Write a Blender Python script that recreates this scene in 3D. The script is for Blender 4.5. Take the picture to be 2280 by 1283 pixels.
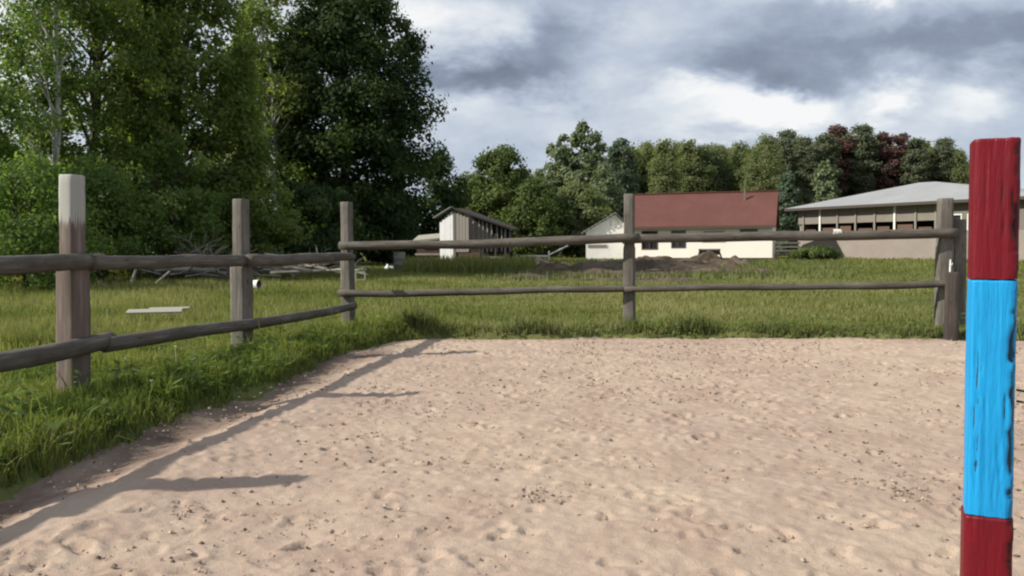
import bpy, math, random
import numpy as np
from mathutils import Euler, Matrix, Vector

for o in list(bpy.data.objects):
    bpy.data.objects.remove(o)
sc = bpy.context.scene
C = sc.collection
R = math.radians
EYE, F, HOR = 1.2, 1900.0, 545.0          # eye height, focal length and horizon line of the 2280 px photograph

# ------------------------------------------------------------------ camera
cam = bpy.data.cameras.new('camera')
cam.sensor_width = 36.0
cam.lens = F / 2280 * 36
cam.clip_start, cam.clip_end = 0.05, 6000
co = bpy.data.objects.new('camera', cam)
C.objects.link(co)
co.location = (0, 0, EYE)
PITCH, ROLL = R(90 - 2.91), R(-0.35)
co.rotation_euler = (Euler((PITCH, 0, 0)).to_matrix() @ Matrix.Rotation(ROLL, 3, 'Z')).to_euler()
sc.camera = co

# ------------------------------------------------------------------ view, sun, sky
sc.view_settings.view_transform = 'Standard'
sc.view_settings.look = 'None'
sc.view_settings.exposure = 0.40
sc.view_settings.gamma = 1.0
sc.view_settings.use_curve_mapping = False
sc.cycles.filter_width = 2.2
sc.cycles.max_bounces = 6
sc.cycles.transparent_max_bounces = 4

SUN_EL, SUN_BACK = R(34.5), R(14)          # sun from the left
sdir = Vector((-math.cos(SUN_EL) * math.cos(SUN_BACK), -math.cos(SUN_EL) * math.sin(SUN_BACK), math.sin(SUN_EL)))
sun = bpy.data.lights.new('sun', 'SUN')
sun.energy = 4.6
sun.angle = R(0.8)
sun.color = (1.0, 0.94, 0.84)
so = bpy.data.objects.new('sun', sun)
C.objects.link(so)
so.location = (-20, -5, 30)
so.rotation_euler = (-sdir).to_track_quat('-Z', 'Y').to_euler()


class NT:
    """Small helper that adds and links shader nodes."""
    def __init__(self, tree):
        self.t = tree
        tree.nodes.clear()

    def n(self, kind, **kw):
        nd = self.t.nodes.new(kind)
        for k, v in kw.items():
            setattr(nd, k, v)
        return nd

    def set(self, sock, v):
        if v is None:
            return
        if isinstance(v, bpy.types.NodeSocket):
            self.t.links.new(v, sock)
        else:
            if isinstance(v, (tuple, list)) and len(v) == 3 and sock.type == 'RGBA':
                v = (*v, 1)
            sock.default_value = v

    def math(self, op, a, b=None, c=None, clamp=False):
        nd = self.n('ShaderNodeMath', operation=op, use_clamp=clamp)
        for s, v in zip(nd.inputs, (a, b, c)):
            self.set(s, v)
        return nd.outputs[0]

    def vmath(self, op, a, b=None):
        nd = self.n('ShaderNodeVectorMath', operation=op)
        self.set(nd.inputs[0], a)
        if b is not None:
            self.set(nd.inputs[1], b)
        return nd.outputs[0]

    def noise(self, vec, scale, detail=4, rough=0.55, dist=0.0, out=0):
        nd = self.n('ShaderNodeTexNoise')
        self.set(nd.inputs['Vector'], vec)
        nd.inputs['Scale'].default_value = scale
        nd.inputs['Detail'].default_value = detail
        nd.inputs['Roughness'].default_value = rough
        nd.inputs['Distortion'].default_value = dist
        return nd.outputs[out]

    def ramp(self, fac, stops, interp='LINEAR'):
        nd = self.n('ShaderNodeValToRGB')
        cr = nd.color_ramp
        cr.interpolation = interp
        while len(cr.elements) < len(stops):
            cr.elements.new(0.5)
        for e, (p, c) in zip(cr.elements, stops):
            e.position = p
            e.color = (*c, 1) if not isinstance(c, (int, float)) else (c, c, c, 1)
        self.set(nd.inputs[0], fac)
        return nd.outputs[0]

    def mix(self, fac, a, b, blend='MIX'):
        nd = self.n('ShaderNodeMix', data_type='RGBA', blend_type=blend)
        self.set(nd.inputs[0], fac)
        self.set(nd.inputs[6], a)
        self.set(nd.inputs[7], b)
        return nd.outputs[2]

    def coord(self, which='Object'):
        return self.n('ShaderNodeTexCoord').outputs[which]

    def attr(self, name, out='Fac'):
        return self.n('ShaderNodeAttribute', attribute_name=name).outputs[out]

    def scale(self, vec, s):
        nd = self.n('ShaderNodeMapping')
        self.set(nd.inputs[0], vec)
        nd.inputs['Scale'].default_value = s
        return nd.outputs[0]

    def bump(self, height, strength=0.4, dist=0.02):
        nd = self.n('ShaderNodeBump')
        nd.inputs['Strength'].default_value = strength
        nd.inputs['Distance'].default_value = dist
        self.set(nd.inputs['Height'], height)
        return nd.outputs[0]

    def out(self, sh, world=False):
        o = self.n('ShaderNodeOutputWorld' if world else 'ShaderNodeOutputMaterial')
        self.t.links.new(sh, o.inputs['Surface'])

    def bsdf(self, col, rough=0.8, normal=None, spec=0.3, metal=0.0):
        b = self.n('ShaderNodeBsdfPrincipled')
        self.set(b.inputs['Base Color'], col)
        self.set(b.inputs['Roughness'], rough)
        b.inputs['Specular IOR Level'].default_value = spec
        b.inputs['Metallic'].default_value = metal
        if normal is not None:
            self.set(b.inputs['Normal'], normal)
        return b.outputs[0]


def lin(r, g, b):
    f = lambda v: (v / 255 / 12.92) if v / 255 <= 0.04045 else ((v / 255 + 0.055) / 1.055) ** 2.4
    return (f(r), f(g), f(b))


w = bpy.data.worlds.new('World')
sc.world = w
w.use_nodes = True
T = NT(w.node_tree)
gen = T.coord('Generated')
warp = T.noise(T.scale(gen, (1, 1, 2.0)), 5.0, 5, 0.6, 0.3, out=1)
warp = T.vmath('SUBTRACT', warp, (0.5, 0.5, 0.5))
wv = T.vmath('MULTIPLY', warp, (0.20, 0.20, 0.16))
dirv = T.vmath('NORMALIZE', T.vmath('ADD', gen, wv))
sep = T.n('ShaderNodeSeparateXYZ')
T.set(sep.inputs[0], dirv)
az = T.math('ARCTAN2', sep.outputs[0], sep.outputs[1])
el = T.math('ARCSINE', sep.outputs[2])
# cloud masses: photograph pixel, spread, strength; each is a bearing and a height in the sky
masses = [(1080, 180, 210, 34, -.40), (1240, 105, 120, 75, -.28), (1020, 140, 150, 60, -.14), (1660, 165, 170, 50, -.20),
          (2010, 115, 220, 42, -.27), (2270, 85, 150, 60, -.22), (1790, 45, 150, 60, -.15), (1780, 205, 150, 34, -.18), (1640, 210, 180, 30, -.08),
          (1500, 95, 120, 55, .02), (1500, -60, 300, 30, -.25), (2120, 290, 180, 40, -.04),
          (940, 50, 100, 60, .36), (1100, 62, 80, 45, .22), (1420, 60, 60, 60, .10), (1900, 0, 180, 26, .42),
          (1640, 270, 130, 50, .56), (1760, 268, 90, 46, .34), (1535, 226, 80, 24, .36), (1960, 252, 40, 46, .46), (2150, 215, 80, 24, .28), (2080, 270, 120, 40, .16),
          (1720, 312, 140, 30, .28), (1010, 255, 110, 36, .08), (1300, 300, 160, 40, .04), (650, 90, 220, 120, .25), (20, 100, 160, 140, .35)]
val = T.math('MULTIPLY', T.math('SUBTRACT', T.noise(T.scale(gen, (1, 1, 2.6)), 3.2, 8, 0.6, 0.4), 0.5), 0.55)
fine = T.math('MULTIPLY', T.math('SUBTRACT', T.noise(T.scale(gen, (1, 1, 1.8)), 9.0, 8, 0.62, 0.3), 0.5), 0.40)
val = T.math('ADD', T.math('ADD', val, fine), 0.525)
for (px, py, sx, sy, amp) in masses:
    a0 = math.atan((px - 1140) / F)
    e0 = math.atan((HOR - py) / F * math.cos(a0))
    ka, ke = F / sx * math.cos(a0) ** -1 * math.cos(a0) ** -1 * math.cos(a0), F / sy
    da = T.math('MULTIPLY', T.math('SUBTRACT', az, a0), ka)
    de = T.math('MULTIPLY', T.math('SUBTRACT', el, e0), ke)
    d2 = T.math('ADD', T.math('MULTIPLY', da, da), T.math('MULTIPLY', de, de))
    g = T.math('POWER', 2.71828, T.math('MULTIPLY', d2, -1.0))
    val = T.math('MULTIPLY_ADD', g, amp, val)
val = T.math('MULTIPLY_ADD', val, 1.15, -0.045)
cloud = T.ramp(val, [(0.0, lin(98, 105, 122)), (0.28, lin(130, 139, 157)), (0.50, lin(164, 174, 190)), (0.74, lin(198, 204, 211)), (1.0, lin(226, 226, 226))])
sky = T.n('ShaderNodeTexSky', sky_type='NISHITA', sun_disc=False)
sky.sun_elevation = SUN_EL
sky.sun_rotation = math.atan2(sdir.x, sdir.y)
b1, b2 = T.n('ShaderNodeBackground'), T.n('ShaderNodeBackground')
T.set(b1.inputs[0], sky.outputs[0])
b1.inputs[1].default_value = 0.06
T.set(b2.inputs[0], cloud)
b2.inputs[1].default_value = 1.0
ms = T.n('ShaderNodeMixShader')
ms.inputs[0].default_value = 0.9
T.t.links.new(b1.outputs[0], ms.inputs[1])
T.t.links.new(b2.outputs[0], ms.inputs[2])
T.out(ms.outputs[0], True)

# ------------------------------------------------------------------ mesh helpers
rng = np.random.default_rng(7)


def mesh(name, V, F_, mat=None, smooth=False, attrs=None):
    """One mesh from arrays; F_ is an array of triangles or quads, or a list of them."""
    me = bpy.data.meshes.new(name)
    V = np.asarray(V, dtype=np.float32)
    Fs = F_ if isinstance(F_, list) else [F_]
    Fs = [np.asarray(f, dtype=np.int32) for f in Fs if len(f)]
    me.vertices.add(len(V))
    me.vertices.foreach_set('co', V.ravel())
    idx = np.concatenate([f.ravel() for f in Fs])
    tot = np.concatenate([np.full(len(f), f.shape[1], dtype=np.int32) for f in Fs])
    start = np.concatenate([[0], np.cumsum(tot)[:-1]]).astype(np.int32)
    me.loops.add(len(idx))
    me.loops.foreach_set('vertex_index', idx)
    me.polygons.add(len(tot))
    me.polygons.foreach_set('loop_start', start)
    me.polygons.foreach_set('loop_total', tot)
    me.polygons.foreach_set('use_smooth', np.full(len(tot), bool(smooth)))
    for k, v in (attrs or {}).items():
        v = np.asarray(v, dtype=np.float32)
        if v.ndim == 1:
            a = me.attributes.new(k, 'FLOAT', 'POINT')
            a.data.foreach_set('value', v)
        else:
            a = me.attributes.new(k, 'FLOAT_VECTOR', 'POINT')
            a.data.foreach_set('vector', v.ravel())
    me.update(calc_edges=True)
    if mat is not None:
        me.materials.append(mat)
    return me


def link(name, me, parent=None, loc=None, rotz=0):
    o = bpy.data.objects.new(name, me)
    C.objects.link(o)
    if parent is not None:
        o.parent = parent
    if loc is not None:
        o.location = loc
    if rotz:
        o.rotation_euler.z = rotz
    return o


def tag(o, label=None, cat=None, group=None, kind=None):
    for k, v in (('label', label), ('category', cat), ('group', group), ('kind', kind)):
        if v:
            o[k] = v
    return o


def thing(name, label, cat, loc, rotz=0, group=None):
    return tag(link(name, None, None, loc, rotz), label, cat, group)


def copy_tree(o, parent=None):
    c = o.copy()
    C.objects.link(c)
    c.parent = parent
    for ch in list(o.children):
        copy_tree(ch, c)
    return c


class MB:
    """Collects shapes; build() links them as one mesh object."""
    def __init__(self):
        self.V, self.Q, self.T, self.G, self.n = [], [], [], [], 0

    def add(self, V, Q=(), Tr=(), G=None):
        V = np.asarray(V, float)
        self.V.append(V)
        self.G.append(np.zeros((len(V), 3)) if G is None else G)
        if len(Q):
            self.Q.append(np.asarray(Q, int) + self.n)
        if len(Tr):
            self.T.append(np.asarray(Tr, int) + self.n)
        self.n += len(V)
        return self

    def box(self, x0, x1, y0, y1, z0, z1):
        V = [(x, y, z) for z in (z0, z1) for y in (y0, y1) for x in (x0, x1)]
        return self.add(V, [(0, 2, 3, 1), (4, 5, 7, 6), (0, 1, 5, 4), (2, 6, 7, 3), (0, 4, 6, 2), (1, 3, 7, 5)])

    def bar(self, a, b, w_=0.05, h=0.05):
        a, b = Vector(a), Vector(b)
        d = (b - a).normalized()
        s = d.cross(Vector((0, 0, 1)))
        s = s.normalized() if s.length > 1e-4 else Vector((1, 0, 0))
        u = s.cross(d).normalized()
        V = []
        for p in (a, b):
            for i, j in ((-1, -1), (1, -1), (1, 1), (-1, 1)):
                V.append(p + s * (i * w_ / 2) + u * (j * h / 2))
        return self.add([tuple(v) for v in V], [(0, 1, 2, 3), (7, 6, 5, 4), (0, 4, 5, 1), (1, 5, 6, 2), (2, 6, 7, 3), (3, 7, 4, 0)])

    def tube(self, P, rad, sides=8, rough=0.0, square=0.0, seed=0, ang0=0.0, cap=True):
        P = np.asarray(P, float)
        n = len(P)
        rad = np.broadcast_to(np.asarray(rad, float), (n,))
        tg = np.gradient(P, axis=0)
        tg /= np.linalg.norm(tg, axis=1)[:, None] + 1e-9
        ref = np.array([0, 0, 1.0]) if abs(tg[:, 2]).mean() < 0.8 else np.array([0, 1.0, 0])
        s = np.cross(tg, ref)
        s /= np.linalg.norm(s, axis=1)[:, None] + 1e-9
        u = np.cross(s, tg)
        th = np.arange(sides) / sides * 2 * np.pi + ang0
        k = np.ones(sides)
        if square:
            k = 1 + square * (1 / np.maximum(np.abs(np.cos(th - ang0)), np.abs(np.sin(th - ang0))) - 1)
        r = rad[:, None] * k[None, :]
        ln = np.concatenate([[0], np.cumsum(np.linalg.norm(np.diff(P, axis=0), axis=1))])
        if rough:
            q = np.random.default_rng(seed)
            a1, a2 = q.uniform(0, 6.28, sides), q.uniform(0, 6.28)
            along = np.cumsum(q.normal(0, 1, n))
            along = (along - along.mean()) / (along.std() + 1e-6)
            r = r * (1 + rough * (0.5 * np.sin(a1)[None, :] + 0.25 * along[:, None] + 0.35 * q.normal(0, 1, (n, sides)) * 0.6
                                  + 0.3 * np.sin(ln[:, None] * 5 + th[None, :] * 2 + a2)))
        V = P[:, None, :] + r[:, :, None] * (np.cos(th)[None, :, None] * s[:, None, :] + np.sin(th)[None, :, None] * u[:, None, :])
        G = np.stack([np.broadcast_to(np.cos(th) * rad.mean() * 2, (n, sides)), np.broadcast_to(np.sin(th) * rad.mean() * 2, (n, sides)),
                      np.broadcast_to(ln[:, None], (n, sides))], -1)
        i, j = np.meshgrid(np.arange(n - 1), np.arange(sides), indexing='ij')
        j2 = (j + 1) % sides
        Q = np.stack([i * sides + j, i * sides + j2, (i + 1) * sides + j2, (i + 1) * sides + j], -1).reshape(-1, 4)
        V, G = V.reshape(-1, 3), G.reshape(-1, 3)
        Tr = []
        if cap:
            V = np.concatenate([V, P[:1], P[-1:]])
            G = np.concatenate([G, [[0, 0, 0]], [[0, 0, ln[-1]]]])
            c0, c1 = n * sides, n * sides + 1
            for a in range(sides):
                b = (a + 1) % sides
                Tr += [(c0, b, a), (c1, (n - 1) * sides + a, (n - 1) * sides + b)]
        return self.add(V, Q, Tr, G)

    def data(self, name, mat, smooth=False):
        F_ = []
        if self.Q:
            F_.append(np.concatenate(self.Q))
        if self.T:
            F_.append(np.concatenate(self.T))
        return mesh(name, np.concatenate(self.V), F_, mat, smooth, {'gc': np.concatenate(self.G)})

    def build(self, name, mat, parent=None, smooth=False, loc=None, rotz=0):
        return link(name, self.data(name, mat, smooth), parent, loc, rotz)


def vnoise(x, y, seed=0):
    """Value noise on arrays."""
    xi, yi = np.floor(x).astype(np.int64), np.floor(y).astype(np.int64)
    xf, yf = x - xi, y - yi
    def h(a, b):
        n = (a * 374761393 + b * 668265263 + seed * 974634777) & 0xFFFFFFFF
        n = ((n ^ (n >> 13)) * 1274126177) & 0xFFFFFFFF
        return ((n ^ (n >> 16)) & 0xFFFF) / 65535.0
    u, v = xf * xf * (3 - 2 * xf), yf * yf * (3 - 2 * yf)
    return (h(xi, yi) * (1 - u) + h(xi + 1, yi) * u) * (1 - v) + (h(xi, yi + 1) * (1 - u) + h(xi + 1, yi + 1) * u) * v - 0.5


def fbm(x, y, oct_=4, seed=0):
    s, a = 0, 1.0
    for k in range(oct_):
        s = s + a * vnoise(x * 2 ** k + 13.7 * k, y * 2 ** k + 7.1 * k, seed + k)
        a *= 0.5
    return s


def P(px, py, D):
    """The point seen at a photograph pixel, D metres ahead."""
    return np.array([(px - 1140) / F * D, D, EYE + (HOR - py) / F * D])


# ------------------------------------------------------------------ materials
def mat(name):
    m = bpy.data.materials.new(name)
    m.use_nodes = True
    return m, NT(m.node_tree)


def wood(name, ca, cb, cc, rough=0.85, streak=9.0, bump=0.5, grey=0.5):
    m, t = mat(name)
    g = t.attr('gc', 'Vector')
    oi = t.n('ShaderNodeObjectInfo').outputs['Random']
    g = t.vmath('ADD', g, t.n('ShaderNodeObjectInfo').outputs['Location'])
    s1 = t.noise(t.scale(g, (streak * 2, streak * 2, 0.7)), 3.0, 5, 0.65, 0.4)
    s2 = t.noise(t.scale(g, (2, 2, 1.2)), 2.0, 4, 0.6)
    s3 = t.noise(t.scale(g, (streak * 5, streak * 5, 2.0)), 3.0, 3, 0.6)
    c = t.ramp(s1, [(0.33, cb), (0.55, ca), (0.72, cc)])
    c = t.mix(t.ramp(s2, [(0.42, 0.0), (0.66, 1.0)]), c, cb)
    kn = t.noise(t.scale(g, (7, 7, 3.2)), 2.2, 2, 0.5, 0.8)           # knots and bark remnants
    c = t.mix(t.ramp(kn, [(0.66, 0.0), (0.72, 0.8)]), c, tuple(v * 0.35 for v in cb))
    c = t.mix(t.ramp(s3, [(0.30, 0.75), (0.42, 0.0)]), c, (0.03, 0.026, 0.022))
    t.out(t.bsdf(c, rough, t.bump(t.math('ADD', s1, s3), bump, 0.01), 0.2))
    return m


M = {}
M['rail'] = wood('weathered_rail_wood', (0.145, 0.130, 0.108), (0.085, 0.072, 0.058), (0.24, 0.225, 0.19))
M['post'] = wood('weathered_post_wood', (0.180, 0.166, 0.144), (0.115, 0.102, 0.086), (0.32, 0.305, 0.265), streak=7)
M['branch'] = wood('dead_branch_bark', (0.26, 0.24, 0.20), (0.12, 0.10, 0.085), (0.42, 0.40, 0.35))
M['pale_wood'] = wood('bleached_wood', (0.42, 0.405, 0.34), (0.28, 0.265, 0.21), (0.54, 0.53, 0.46))
M['dark_wood'] = wood('dark_old_boards', (0.070, 0.058, 0.050), (0.045, 0.037, 0.032), (0.12, 0.10, 0.085))
M['grey_board'] = wood('grey_old_boards', (0.22, 0.20, 0.17), (0.13, 0.115, 0.095), (0.34, 0.32, 0.28))
M['barn_plank'] = wood('pale_barn_planks', (0.36, 0.34, 0.30), (0.22, 0.20, 0.17), (0.46, 0.44, 0.40))
M['brown_board'] = wood('brown_boards', (0.12, 0.075, 0.055), (0.08, 0.05, 0.038), (0.17, 0.11, 0.085))
M['trunk'] = wood('bark', (0.085, 0.07, 0.055), (0.045, 0.037, 0.03), (0.14, 0.12, 0.10))
M['birch_trunk'] = wood('birch_bark', (0.55, 0.54, 0.50), (0.30, 0.29, 0.27), (0.68, 0.67, 0.63))
M['pine_trunk'] = wood('pine_bark', (0.20, 0.10, 0.06), (0.12, 0.06, 0.04), (0.28, 0.15, 0.09))


def bark_peeled():
    """Post whose bark has gone from the top: pale above a ragged stain line."""
    m, t = mat('half_peeled_post_wood')
    g = t.attr('gc', 'Vector')
    sp = t.n('ShaderNodeSeparateXYZ')
    t.set(sp.inputs[0], g)
    s1 = t.noise(t.scale(g, (26, 26, 0.8)), 2.5, 5, 0.65, 0.3)
    s2 = t.noise(t.scale(g, (5, 5, 1.0)), 2.0, 4, 0.6)
    pale = t.ramp(s1, [(0.3, (0.27, 0.265, 0.235)), (0.6, (0.40, 0.395, 0.36))])
    dark = t.ramp(s2, [(0.35, (0.115, 0.098, 0.085)), (0.52, (0.155, 0.115, 0.097)), (0.66, (0.20, 0.175, 0.15))])
    edge = t.math('ADD', sp.outputs[2], t.math('MULTIPLY', t.math('SUBTRACT', s1, 0.5), 0.35))
    fac = t.math('MULTIPLY', t.math('SUBTRACT', edge, 1.725), 30.0, clamp=True)
    c = t.mix(fac, dark, pale)
    t.out(t.bsdf(c, 0.85, t.bump(s1, 0.4, 0.01), 0.2))
    return m


M['peeled'] = bark_peeled()


def paint(name, col, col2, worn):
    m, t = mat(name)
    g = t.attr('gc', 'Vector')
    s1 = t.noise(t.scale(g, (22, 22, 1.6)), 3.0, 5, 0.6, 0.6)
    s2 = t.noise(t.scale(g, (9, 9, 3)), 2.0, 4, 0.6)
    s3 = t.noise(t.scale(g, (60, 60, 14)), 2.0, 3, 0.6)
    c = t.mix(t.ramp(s2, [(0.35, 0.0), (0.7, 1.0)]), col, col2)
    chip = t.attr('chip')
    fac = t.math('GREATER_THAN', t.math('ADD', chip, t.math('MULTIPLY', t.math('SUBTRACT', s3, 0.5), 0.9)), 0.52)
    c = t.mix(fac, c, worn)
    scuff = t.ramp(t.noise(t.scale(g, (45, 45, 8)), 3.0, 2, 0.5), [(0.73, 0.0), (0.78, 0.30)])
    c = t.mix(scuff, c, tuple(min(1, v * 1.8 + 0.06) for v in col))
    rough = t.ramp(s2, [(0.3, 0.42), (0.8, 0.62)])
    t.out(t.bsdf(c, rough, t.bump(t.math('ADD', s1, t.math('MULTIPLY', s3, 0.3)), 0.6, 0.006), 0.3))
    return m


M['red'] = paint('worn_red_paint', (0.150, 0.002, 0.009), (0.118, 0.002, 0.007), (0.05, 0.012, 0.015))
M['blue'] = paint('worn_blue_paint', (0.008, 0.300, 0.62), (0.005, 0.245, 0.54), (0.02, 0.07, 0.11))


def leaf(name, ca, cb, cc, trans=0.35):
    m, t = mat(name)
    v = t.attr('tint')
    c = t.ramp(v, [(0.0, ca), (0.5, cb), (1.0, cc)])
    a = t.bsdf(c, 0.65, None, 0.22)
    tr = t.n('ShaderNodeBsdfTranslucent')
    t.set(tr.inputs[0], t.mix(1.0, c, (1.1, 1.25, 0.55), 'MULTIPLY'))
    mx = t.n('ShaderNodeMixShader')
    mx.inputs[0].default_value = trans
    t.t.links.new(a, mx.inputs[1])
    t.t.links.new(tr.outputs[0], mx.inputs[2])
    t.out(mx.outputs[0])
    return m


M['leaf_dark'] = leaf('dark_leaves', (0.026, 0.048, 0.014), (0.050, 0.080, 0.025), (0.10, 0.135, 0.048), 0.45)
M['leaf_mid'] = leaf('green_leaves', (0.110, 0.150, 0.040), (0.185, 0.225, 0.066), (0.28, 0.30, 0.12), 0.6)
M['leaf_bright'] = leaf('bright_leaves', (0.085, 0.140, 0.034), (0.140, 0.205, 0.058), (0.21, 0.265, 0.09), 0.55)
M['leaf_olive'] = leaf('olive_leaves', (0.055, 0.082, 0.020), (0.092, 0.125, 0.034), (0.16, 0.185, 0.060), 0.4)
M['leaf_birch'] = leaf('birch_leaves', (0.10, 0.13, 0.065), (0.16, 0.19, 0.10), (0.27, 0.29, 0.19), 0.35)
M['leaf_wood'] = leaf('wood_leaves', (0.140, 0.165, 0.075), (0.200, 0.220, 0.105), (0.24, 0.26, 0.135), 0.55)
M['leaf_blue'] = leaf('bluish_leaves', (0.065, 0.095, 0.062), (0.105, 0.14, 0.092), (0.17, 0.205, 0.145), 0.4)
M['needle'] = leaf('pine_needles', (0.085, 0.105, 0.060), (0.125, 0.145, 0.085), (0.16, 0.16, 0.11), 0.4)
M['needle_red'] = leaf('reddish_pine_needles', (0.085, 0.062, 0.050), (0.145, 0.080, 0.070), (0.20, 0.095, 0.090), 0.35)
M['grass'] = leaf('grass_blades', (0.080, 0.115, 0.026), (0.165, 0.195, 0.048), (0.30, 0.285, 0.11), 0.45)
M['meadow_grass'] = leaf('meadow_grass_blades', (0.130, 0.152, 0.040), (0.195, 0.203, 0.064), (0.28, 0.265, 0.12), 0.4)
M['weed'] = leaf('dark_weed_blades', (0.085, 0.115, 0.032), (0.135, 0.155, 0.055), (0.22, 0.20, 0.10), 0.35)


def flat(name, col, rough=0.7, var=0.25, scale=3.0, metal=0.0, spec=0.3, bump=0.15):
    m, t = mat(name)
    p = t.coord('Object')
    s = t.noise(p, scale, 6, 0.65)
    s2 = t.noise(p, scale * 9, 3, 0.6)
    k = t.ramp(t.math('ADD', t.math('MULTIPLY', s, 0.7), t.math('MULTIPLY', s2, 0.3)), [(0.3, 1 - var), (0.7, 1 + var * 0.3)])
    c = t.mix(1.0, col, k, 'MULTIPLY')
    t.out(t.bsdf(c, rough, t.bump(s2, bump, 0.02), spec, metal))
    return m


M['white_wall'] = flat('cream_render', (0.90, 0.84, 0.75), 0.8, 0.08, 0.8)
M['white_shed'] = flat('white_boards', (0.80, 0.80, 0.78), 0.7, 0.15, 1.5)
M['roof_red'] = flat('red_brown_metal_roof', (0.138, 0.060, 0.049), 0.75, 0.25, 0.5, 0, 0.15)
M['roof_grey'] = flat('pale_grey_metal_roof', (0.30, 0.305, 0.305), 0.7, 0.2, 0.4, 0, 0.2)
M['beige'] = flat('beige_plank_wall', (0.22, 0.195, 0.165), 0.85, 0.25, 0.7)
M['beige_low'] = flat('pinkish_render', (0.27, 0.232, 0.200), 0.85, 0.2, 0.7)
M['grey_wall'] = flat('grey_plank_wall', (0.17, 0.155, 0.135), 0.85, 0.2, 0.7)
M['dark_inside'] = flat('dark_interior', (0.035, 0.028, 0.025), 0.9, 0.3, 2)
M['frame_white'] = flat('white_frame_paint', (0.75, 0.74, 0.70), 0.6, 0.1, 4)
M['frame_brown'] = flat('brown_frame_paint', (0.10, 0.065, 0.05), 0.6, 0.2, 4)
M['glass'] = flat('dark_window_glass', (0.03, 0.034, 0.038), 0.08, 0.2, 2, 0, 0.6, 0.02)
M['grey_blind'] = flat('grey_window_blind', (0.32, 0.31, 0.30), 0.7, 0.15, 3)
M['metal_dark'] = flat('rusty_dark_metal', (0.07, 0.055, 0.045), 0.5, 0.4, 30, 0.5)
M['barrel'] = flat('grey_barrel_paint', (0.24, 0.23, 0.21), 0.6, 0.45, 4)
M['white_plastic'] = flat('white_plastic', (0.72, 0.72, 0.69), 0.4, 0.12, 8)
M['cloth'] = flat('pale_cloth', (0.70, 0.68, 0.63), 0.9, 0.15, 12)
M['petal'] = flat('white_petals', (0.75, 0.74, 0.66), 0.8, 0.1, 20)
M['hay'] = flat('greyish_heap', (0.17, 0.145, 0.135), 0.95, 0.45, 3.0, 0, 0.1, 0.6)


def soil():
    m, t = mat('turned_earth')
    p = t.coord('Object')
    s, s2 = t.noise(p, 0.9, 6, 0.65), t.noise(p, 7.0, 5, 0.7)
    c = t.ramp(s, [(0.30, (0.060, 0.043, 0.031)), (0.48, (0.095, 0.070, 0.051)), (0.60, (0.15, 0.118, 0.086)), (0.72, (0.10, 0.098, 0.048))])
    c = t.mix(t.ramp(s2, [(0.4, 0.5), (0.6, 0.0)]), c, (0.06, 0.045, 0.033))
    t.out(t.bsdf(c, 0.95, t.bump(s2, 0.8, 0.08), 0.1))
    return m


M['soil'] = soil()


def meadow_mat():
    m, t = mat('meadow_ground')
    p = t.coord('Object')
    s, s2, s3 = t.noise(p, 0.09, 5, 0.6), t.noise(p, 0.9, 5, 0.65), t.noise(p, 14, 4, 0.7)
    c = t.ramp(s, [(0.32, (0.105, 0.130, 0.036)), (0.5, (0.145, 0.155, 0.050)), (0.68, (0.19, 0.175, 0.075))])
    c = t.mix(t.ramp(s2, [(0.35, 0.55), (0.6, 0.0)]), c, (0.075, 0.092, 0.026))
    c = t.mix(t.ramp(s3, [(0.3, 0.6), (0.55, 0.0)]), c, (0.05, 0.045, 0.022))
    t.out(t.bsdf(c, 0.95, t.bump(s3, 0.6, 0.03), 0.1))
    return m


M['meadow'] = meadow_mat()


def sand_mat():
    m, t = mat('riding_arena_sand')
    p = t.coord('Object')
    big, mid, sm, gr = t.noise(p, 0.35, 4, 0.6), t.noise(p, 2.2, 5, 0.65, 0.3), t.noise(p, 16, 4, 0.65), t.noise(p, 160, 3, 0.7)
    c = t.ramp(big, [(0.34, (0.385, 0.288, 0.228)), (0.5, (0.435, 0.335, 0.258)), (0.66, (0.47, 0.37, 0.275))])
    c = t.mix(t.ramp(mid, [(0.36, 0.55), (0.56, 0.0)]), c, (0.335, 0.235, 0.18))
    c = t.mix(t.ramp(sm, [(0.60, 0.0), (0.78, 0.5)]), c, (0.60, 0.48, 0.36))
    c = t.mix(t.ramp(gr, [(0.28, 0.55), (0.42, 0.0)]), c, (0.22, 0.155, 0.11))
    damp = t.attr('damp')                # moist trodden soil and the shade of the grass, both painted into the colour
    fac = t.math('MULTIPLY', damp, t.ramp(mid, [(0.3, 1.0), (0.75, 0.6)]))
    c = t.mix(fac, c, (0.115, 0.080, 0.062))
    bmp = t.math('ADD', t.math('MULTIPLY', sm, 0.7), t.math('MULTIPLY', gr, 0.35))
    t.out(t.bsdf(c, 0.95, t.bump(bmp, 0.7, 0.02), 0.1))
    return m


M['sand'] = sand_mat()


def clod_mat():
    m, t = mat('sand_clods')
    c = t.ramp(t.attr('tint'), [(0.0, (0.10, 0.075, 0.055)), (0.5, (0.28, 0.21, 0.155)), (1.0, (0.46, 0.37, 0.29))])
    t.out(t.bsdf(c, 0.95, None, 0.1))
    return m


M['clod'] = clod_mat()

# ------------------------------------------------------------------ ground
YL = [-40, 4.18, 5.92, 7.24, 9.3, 10.3, 10.75, 12]
XL = [-8.6, -2.62, -2.42, -2.18, -1.95, -1.60, -1.2, -0.9]
XB = [-9, -1.07, 1, 3, 5.45, 7, 20, 40]
YB = [10.6, 10.78, 10.9, 10.85, 10.45, 10.35, 10.2, 10.0]


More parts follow.
